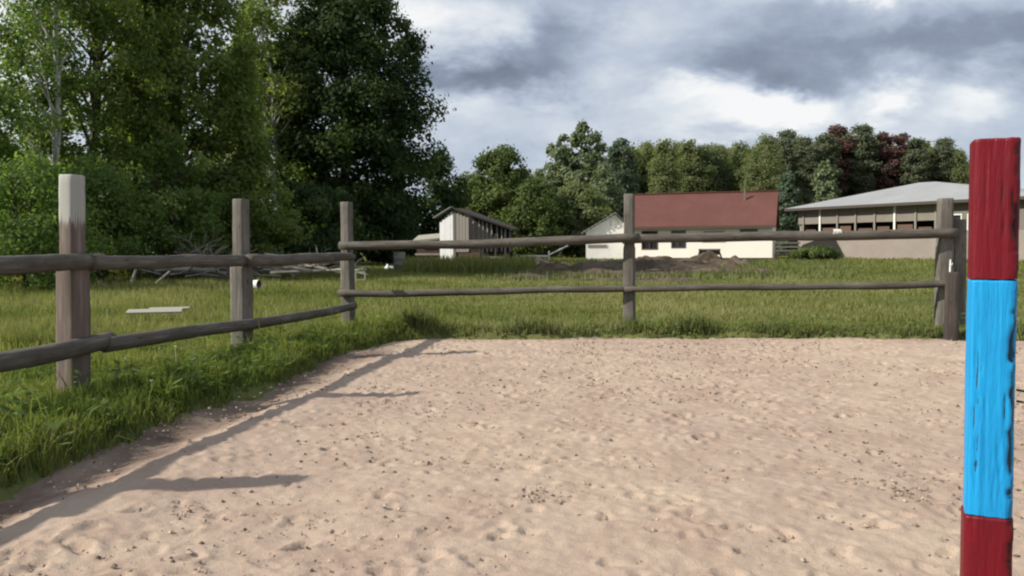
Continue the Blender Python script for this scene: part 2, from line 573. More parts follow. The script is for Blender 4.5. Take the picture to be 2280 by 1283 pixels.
def inside(x, y):
    """Signed distance-like value, positive on the sand."""
    a = x - np.interp(y, YL, XL)
    b = np.interp(x, XB, YB) - y
    k = 0.35
    h = np.clip(0.5 + 0.5 * (b - a) / k, 0, 1)
    d = b * (1 - h) + a * h - k * h * (1 - h)
    d = np.minimum(d, 26 - x)
    d = np.minimum(d, y + 14)
    return d + 0.18 * fbm(x * 1.1, y * 1.1, 4, 3) + 0.16 * fbm(x * 4.3, y * 4.3, 3, 6)


def meadow_h(x, y):
    d = inside(x, y)
    h = 0.05 * fbm(x * 0.5, y * 0.5, 4, 11) + 0.015 * fbm(x * 4, y * 4, 3, 12)
    far = np.clip((np.hypot(x, y) - 25) / 60, 0, 1)
    h = h * (1 + 1.5 * far)
    bank = 0.09 * np.exp(-((d + 0.45) / 0.5) ** 2)
    h = h + bank + 0.02
    s = np.clip((d + 0.10) / 0.45, 0, 1)
    return h - 0.45 * s * s * (3 - 2 * s)


def spaced(a, b, step, lo, hi, grow):
    mid = list(np.arange(a, b + 1e-6, step))
    s, v, up = step, mid[-1], []
    while v < hi:
        s *= grow
        v += s
        up.append(v)
    s, v, dn = step, mid[0], []
    while v > lo:
        s *= grow
        v -= s
        dn.append(v)
    return np.array(dn[::-1] + mid + up)


def sheet(name, xs, ys, zf, m, attrs=None):
    X, Y = np.meshgrid(xs, ys)
    Z = zf(X, Y)
    nx, ny = len(xs), len(ys)
    i, j = np.meshgrid(np.arange(ny - 1), np.arange(nx - 1), indexing='ij')
    a = i * nx + j
    Q = np.stack([a, a + 1, a + nx + 1, a + nx], -1).reshape(-1, 4)
    at = {k: f(X, Y).ravel() for k, f in (attrs or {}).items()}
    return link(name, mesh(name, np.stack([X, Y, Z], -1).reshape(-1, 3), Q, m, True, at))


tag(sheet('meadow', spaced(-9, 12, 0.14, -3000, 3000, 1.09), spaced(1.5, 17, 0.12, -1500, 4000, 1.08), meadow_h, M['meadow']), kind='structure')

# sand with hoof prints pressed into it
sx_, sy_ = spaced(-3.4, 7.0, 0.016, -12, 30, 1.12), spaced(2.7, 11.3, 0.015, -16, 11.6, 1.12)
prints = []
q = np.random.default_rng(21)
for _ in range(2000):
    prints.append((q.uniform(-2.6, 7.2), q.uniform(2.6, 10.9), q.uniform(0.5, 1.0)))
for _ in range(46):                          # trodden clusters
    cx, cy = q.uniform(-1.8, 6.5), q.uniform(2.8, 10)
    for k in range(q.integers(5, 16)):
        prints.append((cx + q.normal(0, 0.28), cy + q.normal(0, 0.28), q.uniform(0.5, 1.25)))


def sand_h(X, Y):
    d = inside(X, Y)
    h = 0.024 * fbm(X * 0.9, Y * 0.9, 3, 31) + 0.013 * fbm(X * 4.2, Y * 4.2, 4, 32) + 0.010 * fbm(X * 19, Y * 19, 3, 33)
    q2 = np.random.default_rng(5)
    for (px, py, k) in prints:
        r = q2.uniform(0.024, 0.048) * (0.6 + 0.5 * k)
        e, a = q2.uniform(0.75, 1.5), q2.uniform(0, 3.14)
        dep = q2.uniform(0.006, 0.018) * k
        pa = q2.uniform(0, 6.28)
        i0, i1 = np.searchsorted(sy_, (py - 3.2 * r, py + 3.2 * r))
        j0, j1 = np.searchsorted(sx_, (px - 3.2 * r, px + 3.2 * r))
        if i1 <= i0 or j1 <= j0:
            continue
        x, y = X[i0:i1, j0:j1] - px, Y[i0:i1, j0:j1] - py
        u, v = (x * math.cos(a) + y * math.sin(a)) / (r * e), (-x * math.sin(a) + y * math.cos(a)) / (r / e)
        rr = np.sqrt(u * u + v * v) * (1 + 0.5 * vnoise(x * 40 + px * 9, y * 40 + py * 9, 4))
        side = 0.5 + 0.5 * np.cos(np.arctan2(v, u) - pa)
        h[i0:i1, j0:j1] += -dep * np.exp(-rr ** 6) + 0.8 * dep * (0.15 + 0.85 * side) * np.exp(-((rr - 1.35) / 0.42) ** 2)
    wob = 0.09 * fbm(Y * 0.8, X * 0 + 2.2, 3, 41)
    e = X - np.interp(Y, YL, XL) + wob       # distance from the left edge only: trodden track, low ridge, drag furrow
    fade = np.clip((9.6 - Y) / 3.0, 0, 1)
    lump = 1 + 0.6 * fbm(X * 1.8, Y * 1.8, 3, 44)
    h = h - fade * 0.055 * np.exp(-((e - 0.28) / 0.24) ** 2) * lump + fade * 0.018 * np.exp(-((e - 0.75) / 0.22) ** 2) * lump
    s = np.clip((-d - 0.05) / 0.4, 0, 1)
    return h - 0.5 * s


def damp_shade_f(X, Y):
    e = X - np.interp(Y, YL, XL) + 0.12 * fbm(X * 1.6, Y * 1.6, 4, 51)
    left = np.clip(1 - (e - 0.40) / 0.16, 0, 1) * np.clip((10.4 - Y) / 1.2, 0, 1) * (0.85 + 0.5 * fbm(X * 3, Y * 1.3, 4, 52))  # left band: damp soil together with painted shade of the tall grass
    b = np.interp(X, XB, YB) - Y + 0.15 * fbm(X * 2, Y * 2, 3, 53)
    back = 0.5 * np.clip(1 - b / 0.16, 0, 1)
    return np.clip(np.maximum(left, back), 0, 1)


tag(sheet('sand_arena', sx_, sy_, sand_h, M['sand'], {'damp': damp_shade_f}), kind='structure')


def ground_z(x, y):
    x, y = np.asarray(x, float), np.asarray(y, float)
    return np.where(inside(x, y) > 0.12, 0.0, meadow_h(x, y))


# loose clods and pebbles on the sand
q = np.random.default_rng(9)
n = 11000
cx, cy = q.uniform(-2.5, 7.2, n), 2.6 + 8.2 * q.uniform(0, 1, n) ** 1.3
pk = q.integers(0, len(prints), n)
near = q.uniform(0, 1, n) < 0.55
pa_ = np.array([(a, b) for a, b, c in prints])[pk]
cx = np.where(near, pa_[:, 0] + q.normal(0, 0.08, n), cx)
cy = np.where(near, pa_[:, 1] + q.normal(0, 0.08, n), cy)
for (px, py, sd, k_) in ((1206, 1110, .07, 160), (1480, 1213, .07, 140), (860, 905, .10, 120), (1480, 1180, .05, 60), (400, 1140, .08, 70), (2030, 1110, .08, 80), (1560, 985, .06, 50), (1650, 930, .08, 60), (820, 975, .08, 60), (1730, 965, .07, 60), (840, 1195, .1, 80)):
    D_ = EYE * F / (py - HOR)
    k_ = k_ // 2
    cx = np.concatenate([cx, (px - 1140) / F * D_ + q.normal(0, sd, k_)])
    cy = np.concatenate([cy, D_ + q.normal(0, sd, k_)])
ok = inside(cx, cy) > 0.05
cx, cy = cx[ok], cy[ok]
n = len(cx)
oct_v = np.array([(1, 0, 0), (-1, 0, 0), (0, 1, 0), (0, -1, 0), (0, 0, 1), (0, 0, -1)], float)
oct_f = np.array([(0, 2, 4), (2, 1, 4), (1, 3, 4), (3, 0, 4), (2, 0, 5), (1, 2, 5), (3, 1, 5), (0, 3, 5)])
sz = 0.004 + 0.010 * q.uniform(0, 1, n) ** 2.5
V = oct_v[None] * sz[:, None, None] * q.uniform(0.6, 1.5, (n, 6, 1)) * np.array([1, 1, 0.7])
ca, sa = np.cos(q.uniform(0, 6.28, n)), 0
rot = q.uniform(0, 6.28, n)
V = np.stack([V[..., 0] * np.cos(rot)[:, None] - V[..., 1] * np.sin(rot)[:, None], V[..., 0] * np.sin(rot)[:, None] + V[..., 1] * np.cos(rot)[:, None], V[..., 2]], -1)
V += np.stack([cx, cy, 0.004 + 0 * cx], -1)[:, None, :]
tag(link('sand_clods', mesh('sand_clods', V.reshape(-1, 3), (oct_f[None] + 6 * np.arange(n)[:, None, None]).reshape(-1, 3), M['clod'], False,
    {'tint': np.repeat(q.uniform(0, 1, n), 6)})), 'small loose clods and pebbles strewn over the sand', 'clods', kind='stuff')

# ------------------------------------------------------------------ grass
def blades(name, x, y, h, wd, tint, m, label, lean=0.35, curl=True, seed=0, cat='grass'):
    q = np.random.default_rng(seed)
    n = len(x)
    z = meadow_h(x, y) - 0.01
    a, b = q.uniform(0, 6.28, n), q.uniform(0, 6.28, n)
    ln = np.abs(q.normal(0, lean, n)) * h
    sxx, syy = np.cos(a) * wd / 2, np.sin(a) * wd / 2
    lx, ly = np.cos(b) * ln, np.sin(b) * ln
    base = np.stack([x, y, z], -1)
    s = np.stack([sxx, syy, 0 * x], -1)
    mid = base + np.stack([lx * 0.35, ly * 0.35, h * 0.6], -1)
    tip = base + np.stack([lx, ly, h * (1 - 0.25 * (ln / h) ** 2)], -1)
    if curl:
        V = np.stack([base - s, base + s, mid - s * 0.8, mid + s * 0.8, tip], 1).reshape(-1, 3)
        k = 5 * np.arange(n)[:, None]
        Q, Tr = k + np.array([[0, 1, 3, 2]]), k + np.array([[2, 3, 4]])
        F_, rep = [Q, Tr], 5
    else:
        V = np.stack([base - s, base + s, tip], 1).reshape(-1, 3)
        F_, rep = 3 * np.arange(n)[:, None] + np.array([[0, 1, 2]]), 3
    return tag(link(name, mesh(name, V, F_, m, False, {'tint': np.repeat(np.clip(tint, 0, 1), rep)})), label, cat, kind='stuff')


q = np.random.default_rng(77)
# near strip along the left fence
n = 150000
y = 2.9 + 10.5 * q.uniform(0, 1, n) ** 1.25
x = np.interp(y, YL, XL) + 0.10 - np.abs(q.normal(0, 1, n)) ** 1.0 * (0.9 + 0.12 * y) * 1.2
d = inside(x, y)
keep = (d < 0.17 + q.uniform(-0.38, 0.08, n)) & (x > -0.72 * y - 0.6)
x, y, d = x[keep], y[keep], d[keep]
pat = fbm(x * 1.3, y * 1.3, 4, 61)
edge = np.exp(-((d + 0.35) / 0.45) ** 2)
pat2 = fbm(x * 4.5, y * 4.5, 3, 64)
h = 0.76 * (0.055 + 0.07 * edge + 0.10 * np.clip(pat + 0.25, 0, 1) + 0.14 * np.clip(pat2, 0, 1)) * q.uniform(0.35, 1.5, len(x))
h = np.where(q.uniform(0, 1, len(x)) < 0.012, h * 2.0, h)
tint = 0.46 + 0.75 * pat + 0.25 * pat2 - 0.15 * edge + q.normal(0, 0.2, len(x))
blades('grass', x, y, h, 0.006 + 0.0007 * y, tint, M['grass'], 'tall lush grass along the left edge of the sand', 0.6, True, 1)

# mown meadow behind both fences; hardly anything grows where the earth was turned
def bare(x, y):
    e = ((x - 3.6) / 4.9) ** 2 + ((y - 35.0) / 8.5) ** 2 + 0.9 * fbm(x * 0.5, y * 0.35, 4, 68)
    return e < 0.95


n = 170000
y = 9.8 + 24 * q.uniform(0, 1, n) ** 1.5
x = q.uniform(-0.68, 0.66, n) * y
d = inside(x, y)
keep = (d < -0.02) & ~(bare(x, y) & (q.uniform(0, 1, n) < 0.85))
x, y, d = x[keep], y[keep], d[keep]
pat = fbm(x * 0.35, y * 0.35, 4, 62)
h = (0.045 + 0.05 * np.clip(pat + 0.3, 0, 1) + 0.10 * np.clip(fbm(x * 1.1, y * 1.1, 3, 67) * 1.6, 0, 1) ** 1.5 + 0.12 * np.clip(-x / 8 - 0.15, 0, 1)) * q.uniform(0.5, 1.4, len(x))
blades('meadow_grass', x, y, h, 0.008 + 0.0010 * y, 0.45 + 0.95 * pat + 0.4 * fbm(x * 1.7, y * 1.7, 3, 66) + q.normal(0, 0.16, len(x)), M['meadow_grass'], 'short olive meadow grass beyond the back rails', 0.45, False, 2)
n = 90000
y = 33 + 60 * q.uniform(0, 1, n) ** 1.4
x = q.uniform(-0.68, 0.66, n) * y
kp = ~(bare(x, y) & (q.uniform(0, 1, n) < 0.85))
x, y, n = x[kp], y[kp], int(kp.sum())
pat = fbm(x * 0.15, y * 0.15, 4, 63)
h = (0.10 + 0.14 * np.clip(pat + 0.3, 0, 1)) * q.uniform(0.4, 1.5, n)
blades('meadow_grass', x, y, h, 0.02 + 0.0011 * y, 0.35 + 0.6 * pat + q.normal(0, 0.14, n), M['meadow_grass'], 'far meadow grass in front of the houses and woods', 0.4, False, 3)

# weeds along the far edge of the sand, thicker in a few clumps
n = 5000
x = q.uniform(-1.2, 7.2, n)
y = np.interp(x, XB, YB) + np.abs(q.normal(0, 0.16, n)) + 0.02
hh = q.uniform(0.02, 0.07, n)
for (px, sd, k, ht) in ((930, .08, 420, .34), (870, .14, 160, .2), (1180, .15, 260, .22), (1545, .15, 380, .26), (1725, .12, 180, .15), (1800, .2, 100, .10), (2040, .2, 120, .11), (1410, .10, 140, .2)):
    xx = (px - 1140) / F * 11.0 + q.normal(0, sd, k)
    yy = np.interp(xx, XB, YB) + np.abs(q.normal(0.12, 0.12, k))
    x, y, hh = np.concatenate([x, xx]), np.concatenate([y, yy]), np.concatenate([hh, ht * q.uniform(0.3, 1.1, k)])
blades('weeds', x, y, hh, 0.013, 0.4 + q.normal(0, 0.22, len(x)), M['weed'], 'dark weeds and tufts lining the far edge of the sand', 0.5, True, 4, 'weeds')

# broad leaved weeds in the verge
q = np.random.default_rng(88)
V_, T_ = [], []
for k in range(230):
    if k < 170:
        yy = 3.4 + 8.5 * q.uniform() ** 1.2
        xx = float(np.interp(yy, YL, XL)) + 0.05 - abs(q.normal(0, 1)) * (0.35 + 0.07 * yy)
    else:
        xx = q.uniform(-1.0, 7.0)
        yy = float(np.interp(xx, XB, YB)) + abs(q.normal(0, .25))
    if inside(np.array(xx), np.array(yy)) > 0.05:
        continue
    z0 = float(meadow_h(np.array(xx), np.array(yy)))
    hgt, nl = q.uniform(.06, .26), int(q.integers(6, 16))
    for j in range(nl):
        a = q.uniform(0, 6.28)
        rr = q.uniform(.01, .09)
        L, wd = q.uniform(.04, .11), q.uniform(.012, .028)
        c = np.array([xx + math.cos(a) * rr, yy + math.sin(a) * rr, z0 + hgt * q.uniform(.2, 1)])
        u = np.array([math.cos(a), math.sin(a), q.uniform(-.4, .6)]) * L
        v = np.array([-math.sin(a), math.cos(a), q.uniform(-.3, .3)]) * wd
        V_ += [c, c + u * .5 + v, c + u, c + u * .5 - v]
        T_ += [q.uniform(0.2, 1.0)] * 4
nq = len(V_) // 4
tag(link('weeds', mesh('weeds', np.array(V_), 4 * np.arange(nq)[:, None] + np.array([[0, 1, 2, 3]]), M['leaf_bright'], False, {'tint': np.array(T_)})),
    'broad leaved weeds scattered through the verges of the sand', 'weeds', kind='stuff')

# ------------------------------------------------------------------ trees
def make_crown(seed, z0, z1, prof, nclus, nleaf, size, crad, droop=0.0, flatten=0.8, squash=(1, 1)):
    """Leaf faces gathered in clumps spread through a crown; prof(t) gives the radius at crown height t."""
    q = np.random.default_rng(seed)
    t = q.uniform(0, 1, nclus * 3)
    rr = np.array([prof(v) for v in t])
    w_ = rr / rr.max()
    sel = q.choice(len(t), nclus, replace=False, p=w_ / w_.sum())
    t, rr = t[sel], rr[sel]
    a = q.uniform(0, 6.28, nclus)
    rad = rr * np.clip(q.uniform(0.15, 1.0, nclus) ** 0.55 + q.normal(0, 0.05, nclus), 0, 1.12)
    cc = np.stack([np.cos(a) * rad * squash[0], np.sin(a) * rad * squash[1], z0 + (z1 - z0) * t], -1)
    cr = crad * q.uniform(0.55, 1.35, nclus)
    pw = cr ** 2
    k = q.choice(nclus, nleaf, p=pw / pw.sum())
    off = q.normal(0, 1, (nleaf, 3))
    off /= np.linalg.norm(off, axis=1)[:, None]
    off *= (q.uniform(0, 1, nleaf) ** 0.45)[:, None] * q.choice([1.0, 1.0, 1.0, 1.45], nleaf)[:, None]
    off *= cr[k][:, None] * np.array([1, 1, flatten])
    p = cc[k] + off
    p[:, 2] -= droop * np.hypot(off[:, 0], off[:, 1])
    ok_ = p[:, 2] > 0.1
    p, k, off = p[ok_], k[ok_], off[ok_]
    nleaf = len(p)
    nrm = off / (np.linalg.norm(off, axis=1)[:, None] + 1e-9) * 0.45          # blades face outward and up, loosely
    nrm[:, :2] += p[:, :2] / (np.linalg.norm(p[:, :2], axis=1)[:, None] + 1e-9) * 0.45
    nrm[:, 2] += 0.45
    nrm += q.normal(0, 0.55, (nleaf, 3))
    u = np.cross(nrm, q.normal(0, 1, (nleaf, 3)))
    u /= np.linalg.norm(u, axis=1)[:, None] + 1e-9
    v = np.cross(nrm, u)
    v /= np.linalg.norm(v, axis=1)[:, None] + 1e-9
    s = size * q.uniform(0.55, 1.35, nleaf)[:, None]
    V = np.stack([p - u * s * 0.5, p + v * s * 0.3, p + u * s * 0.5, p - v * s * 0.3], 1).reshape(-1, 3)
    Q = 4 * np.arange(nleaf)[:, None] + np.array([[0, 1, 2, 3]])
    tint = np.clip(0.45 + q.normal(0, 0.18, nclus)[k] + q.normal(0, 0.16, nleaf), 0, 1)
    return V, Q, np.repeat(tint, 4), cc


def make_tree(name, loc, seed, H, z0, prof, nclus, nleaf, size, crad, leafm, trunkm, r0, label, cat='tree', group=None, droop=0.0,
              flatten=0.8, limbs=26, lean=(0, 0), squash=(1, 1), stems=1):
    q = np.random.default_rng(seed + 900)
    V, Q, tint, cc = make_crown(seed, z0, H, prof, nclus, nleaf, size, crad, droop, flatten, squash)
    mb = MB()
    tops = []
    for s in range(stems):
        ang = q.uniform(0, 6.28)
        sp = 0.0 if stems == 1 else 0.10 * H
        zt = np.linspace(-0.3, H * 0.93, 12)
        bx = np.cumsum(q.normal(0, 0.012 * H, 12)) * 0.5 + np.cos(ang) * sp * (zt / H) ** 0.8 + lean[0] * zt / H
        by = np.cumsum(q.normal(0, 0.012 * H, 12)) * 0.5 + np.sin(ang) * sp * (zt / H) ** 0.8 + lean[1] * zt / H
        bx[0], by[0] = 0, 0
        path = np.stack([bx, by, zt], -1)
        rad = r0 / stems ** 0.5 * (1 - 0.93 * np.clip(zt / H, 0, 1)) ** 0.9
        rad[0] *= 1.35
        mb.tube(path, rad, 9, 0.12, 0, seed + s)
        tops.append((path, rad))
    for k in q.permutation(len(cc))[:limbs]:
        path, rad = tops[q.integers(0, stems)]
        e = cc[k]
        zb = max(0.12 * H, e[2] - 0.35 * math.hypot(e[0], e[1]) - q.uniform(0.05, 0.16) * H)
        b = np.array([np.interp(zb, path[:, 2], path[:, j]) for j in range(3)])
        rb = float(np.interp(zb, path[:, 2], rad)) * 0.5
        s = np.linspace(0, 1, 6)[:, None]
        m_ = (b + e) / 2 + np.array([0, 0, 0.10 * np.linalg.norm(e - b)]) + q.normal(0, 0.06 * np.linalg.norm(e - b), 3)
        mb.tube((1 - s) ** 2 * b + 2 * s * (1 - s) * m_ + s ** 2 * e, np.linspace(max(rb, 0.02), 0.012, 6), 5, 0.08, 0, k)
    t = thing(name, label, cat, loc, q.uniform(0, 0.2), group)
    mb.build('trunk', trunkm, t, True)
    link('crown', mesh('crown', V, Q, leafm, False, {'tint': tint}), t)
    return t


def egg(rmax, low=0.35, p=1.0):
    """Crown outline: narrow at the foot, widest at `low`, closing at the top."""
    def f(t):
        if t < low:
            return rmax * (0.55 + 0.45 * math.sin(t / low * math.pi / 2))
        return rmax * max(0.06, math.cos((t - low) / (1 - low) * math.pi / 2)) ** p
    return f


def spot(px, D):
    x = (px - 1140) / F * D
    return (x, D, float(ground_z(x, D)))


g_left = 'big leafy trees beside the fence'
make_tree('leafy_tree', spot(778, 50), 101, 18.2, 0.9, egg(4.9, 0.45, 0.75), 460, 90000, 0.25, 0.85, M['leaf_dark'], M['trunk'], 0.30,
          'tall dense dark green tree with its edge against the open sky', group=g_left, limbs=50)
make_tree('leafy_tree', spot(405, 34), 102, 15.7, 1.0, egg(3.05, 0.35, 0.9), 300, 50000, 0.20, 0.62, M['leaf_mid'], M['trunk'], 0.26,
          'olive green tall tree left of the sky gap, behind the middle left posts', group=g_left, limbs=46)
make_tree('leafy_tree', spot(225, 31), 103, 16.5, 1.2, egg(2.9, 0.38, 0.8), 280, 44000, 0.17, 0.55, M['leaf_mid'], M['trunk'], 0.22,
          'light olive tall tree rising behind the pale topped post', group=g_left, limbs=44)
make_tree('birch_tree', spot(120, 28), 104, 15.5, 1.6, egg(1.6, 0.40, 0.75), 130, 17000, 0.14, 0.5, M['leaf_bright'], M['birch_trunk'], 0.14,
          'slim pale trunked birch at the left edge of the trees', group=g_left, droop=0.3, limbs=36)
make_tree('leafy_tree', spot(-80, 25), 105, 6.6, 0.6, egg(2.4, 0.35, 0.8), 130, 24000, 0.14, 0.55, M['leaf_bright'], M['trunk'], 0.18,
          'bright green tree cut by the left edge of the photo', group=g_left, limbs=30)
make_tree('leafy_tree', spot(590, 52), 106, 12.6, 0.8, egg(3.9, 0.42, 0.7), 240, 42000, 0.26, 0.8, M['leaf_wood'], M['trunk'], 0.2,
          'lower dark tree filling in under the sky gap', group=g_left, limbs=30)
make_tree('leafy_tree', spot(985, 58), 107, 7.6, 0.6, egg(1.8, 0.42, 0.8), 90, 11000, 0.24, 0.6, M['leaf_dark'], M['trunk'], 0.12,
          'small dark tree peeping out right of the tall dark tree', group=g_left, limbs=20)

make_tree('leafy_tree', spot(612, 47), 108, 17.0, 3.6, egg(2.6, 0.5, 0.7), 120, 15000, 0.24, 0.62, M['leaf_mid'], M['birch_trunk'], 0.17,
          'thin see through tree with bright sky between its leaves', group=g_left, droop=0.3, limbs=50)

g_bush = 'bushes under the big trees'
for k, (px, D, H, r, lm, lab) in enumerate((
        (380, 30, 5.1, 2.0, 'leaf_bright', 'fresh green bush in front of the olive trees'),
        (555, 34, 4.7, 1.9, 'leaf_mid', 'mid green bush just behind the middle post of the left fence'),
        (225, 27, 3.9, 1.7, 'leaf_bright', 'rounded bright bush right behind the pale topped post'),
        (60, 22, 3.6, 1.7, 'leaf_bright', 'light green bush at the left edge of the photo'),
        (700, 38, 4.4, 2.1, 'leaf_dark', 'dark bush between the middle and corner posts'),
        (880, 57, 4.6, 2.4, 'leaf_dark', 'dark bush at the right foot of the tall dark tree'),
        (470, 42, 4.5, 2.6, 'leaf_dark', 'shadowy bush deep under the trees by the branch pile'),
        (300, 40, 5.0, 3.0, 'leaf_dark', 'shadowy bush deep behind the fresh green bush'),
        (110, 36, 5.5, 3.0, 'leaf_mid', 'broad bush behind the slim birch'),
        (-60, 32, 6.0, 3.0, 'leaf_mid', 'broad bush half outside the left edge of the photo'),
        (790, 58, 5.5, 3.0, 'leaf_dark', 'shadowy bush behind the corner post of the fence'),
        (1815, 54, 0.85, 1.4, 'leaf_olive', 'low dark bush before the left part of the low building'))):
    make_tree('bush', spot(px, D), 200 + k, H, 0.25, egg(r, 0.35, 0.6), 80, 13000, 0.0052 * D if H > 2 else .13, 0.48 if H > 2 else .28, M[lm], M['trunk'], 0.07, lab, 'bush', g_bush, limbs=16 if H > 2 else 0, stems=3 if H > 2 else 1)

# trees in the middle distance
g_mid = 'trees between the barn and the red roofed house'
for k, (px, D, H, z0, r, lm, tm, nl, cr, lab, low, dr) in enumerate((
        (1120, 76, 9.6, 0.5, 3.5, 'leaf_olive', 'trunk', 17000, 1.1, 'broad round topped green tree behind the grey barn', 0.42, 0),
        (1050, 82, 8.0, 0.5, 2.4, 'leaf_wood', 'trunk', 9000, 0.9, 'smaller green tree on the left side of the round topped tree', 0.42, 0),
        (1195, 72, 6.6, 0.3, 2.8, 'leaf_olive', 'trunk', 11000, 0.9, 'low olive tree in front of the pale birches', 0.38, 0),
        (1250, 88, 12.4, 0.8, 2.7, 'leaf_birch', 'birch_trunk', 9500, 0.75, 'pale birch, left one of the two tallest behind the white shed', 0.45, 0.4),
        (1304, 86, 13.4, 0.8, 2.6, 'leaf_birch', 'birch_trunk', 9500, 0.75, 'tallest pale feathery birch behind the white shed', 0.45, 0.4),
        (1385, 84, 12.0, 0.8, 1.7, 'leaf_blue', 'birch_trunk', 7500, 0.75, 'bluish slender tree just left of the red roof', 0.45, 0.3),
        (1290, 74, 6.2, 0.3, 2.8, 'leaf_wood', 'trunk', 11000, 0.9, 'bushy dark tree right behind the white shed', 0.38, 0),
        (1345, 78, 8.6, 0.6, 1.9, 'leaf_birch', 'birch_trunk', 5500, 0.75, 'young birch with white stems over the white shed', 0.4, 0.4),
        (1750, 84, 8.2, 0.5, 1.5, 'leaf_blue', 'birch_trunk', 5200, 0.7, 'slender bluish tree between the two houses', 0.42, 0.3),
        (1835, 84, 9.2, 1.5, 1.3, 'leaf_birch', 'birch_trunk', 2600, 0.6, 'thin pale birch behind the low grey roof', 0.45, 0.4))):
    make_tree('birch_tree' if 'birch' in lab else 'leafy_tree', spot(px, D), 300 + k, H, z0, egg(r, low, 0.6), 150, int(nl * 1.5), 0.0040 * D, cr * 0.66, M[lm], M[tm], 0.14, lab,
              group=g_mid, droop=dr, limbs=30)

# the wood behind the house: a few kinds, copied
def pine_prof(t):
    return 1.9 * max(0.15, math.sin(0.25 + t * 2.6)) ** 0.8


kinds = []
for k, (H, z0, prof, nc, nl, cr, lm, tm, nm, lab) in enumerate((
        (16.5, 1.5, egg(2.7, 0.5, 0.6), 60, 6500, 1.0, 'leaf_wood', 'trunk', 'leafy_tree', 'dark green tree in the wood behind the red roofed house'),
        (15.0, 1.5, egg(2.4, 0.45, 0.65), 54, 5500, 0.9, 'leaf_wood', 'trunk', 'leafy_tree', 'narrow dark green tree in the wood behind the houses'),
        (14.0, 2.0, egg(2.0, 0.45, 0.7), 50, 5000, 0.9, 'leaf_blue', 'birch_trunk', 'birch_tree', 'pale trunked birch among the dark trees of the wood'),
        (17.0, 8.0, pine_prof, 34, 4200, 0.85, 'needle', 'pine_trunk', 'pine_tree', 'tall pine with a bare trunk in the wood'),
        (17.5, 8.5, pine_prof, 34, 4200, 0.85, 'needle_red', 'pine_trunk', 'pine_tree', 'tall pine with a reddish brown crown above the grey roof'))):
    t = make_tree(nm, (0, 0, 0), 400 + k, H, z0, prof, nc * 3, int(nl * 2.6), 0.33, cr * 0.9, M[lm], M[tm], 0.17, lab, group='trees of the wood behind the houses', limbs=24,
                  flatten=0.6 if 'pine' in nm else 0.85)
    kinds.append([t, H, False])
q = np.random.default_rng(3)
#            px, depth, top pixel, kind
short = ['dark green tree', 'narrow dark green tree', 'pale trunked birch', 'bare trunked pine', 'reddish crowned pine']
wood_list = []
for px in range(1395, 2150, 27):
    top = np.interp(px, [1395, 1440, 1480, 1520, 1570, 1640, 1700, 1750, 1800, 1860, 1900, 1960, 2000, 2060, 2110, 2150],
                    [330, 326, 322, 322, 330, 326, 318, 306, 322, 300, 310, 312, 318, 322, 328, 360])
    wood_list.append((px + q.uniform(-9, 9), q.uniform(112, 122), top + q.uniform(-4, 26), int(q.choice([0, 0, 1, 1, 2]))))
for px in range(1405, 2140, 24):
    wood_list.append((px + q.uniform(-12, 12), q.uniform(126, 140), 330 + q.uniform(-6, 25), int(q.choice([0, 1, 0, 2]))))
for px in range(1000, 1405, 24):              # lower row closing the view behind the barn and the shed
    wood_list.append((px + q.uniform(-8, 8), q.uniform(96, 104), np.interp(px, [1000, 1100, 1200, 1300, 1405], [430, 385, 372, 352, 335]) + q.uniform(-8, 22), int(q.choice([0, 1, 0]))))
for (px, top, kd) in ((1752, 303, 3), (1790, 318, 3), (1862, 290, 4), (1832, 312, 3), (1916, 294, 3), (1968, 306, 4), (2000, 309, 4), (2035, 322, 3), (2100, 322, 3), (1480, 318, 1), (1700, 313, 0), (2128, 350, 1)):
    wood_list.append((px, q.uniform(106, 112), top, kd))
for (px, D, top, kd) in wood_list:
    src, H, used = kinds[kd]
    o = copy_tree(src) if used else src
    kinds[kd][2] = True
    o.location = spot(px, D)
    where = ('behind the grey barn' if px < 1120 else 'behind the low olive tree' if px < 1215 else 'behind the pale birches' if px < 1330 else 'behind the middle back post' if px < 1425 else 'above the left end of the red roof' if px < 1500 else 'above the left half of the red roof' if px < 1570 else
             'above the right half of the red roof' if px < 1650 else 'above the right end of the red roof' if px < 1728 else 'in the gap between the two houses' if px < 1775 else
             'above the low left end of the grey roof' if px < 1860 else 'above the left slope of the grey roof' if px < 1950 else 'over the peak of the grey roof' if px < 2060 else
             'at the right end of the wood')
    o['label'] = ('lower ' if D < 105 else 'tall front ' if D < 112.0 else 'nearer ' if D < 124 else 'far ') + short[kd] + ' ' + where
    s = (EYE + (HOR - top) / F * D) / H
    o.scale = (s * q.uniform(0.9, 1.15), s * q.uniform(0.9, 1.15), s)
    o.rotation_euler.z = q.uniform(0, 6.28)

seen = {}
for o in [o for o in C.objects if o.get('group') == 'trees of the wood behind the houses']:
    seen.setdefault(o['label'], []).append(o)
for lab, os_ in seen.items():                # tell neighbours of one kind apart by their order
    if 2 <= len(os_) <= 3:
        os_.sort(key=lambda o: o.location.x / o.location.y)
        for o, side in zip(os_, ('left one', 'right one') if len(os_) == 2 else ('left one', 'middle one', 'right one')):
            o['label'] = lab + ', ' + side + ('' if len(os_) == 2 else '')

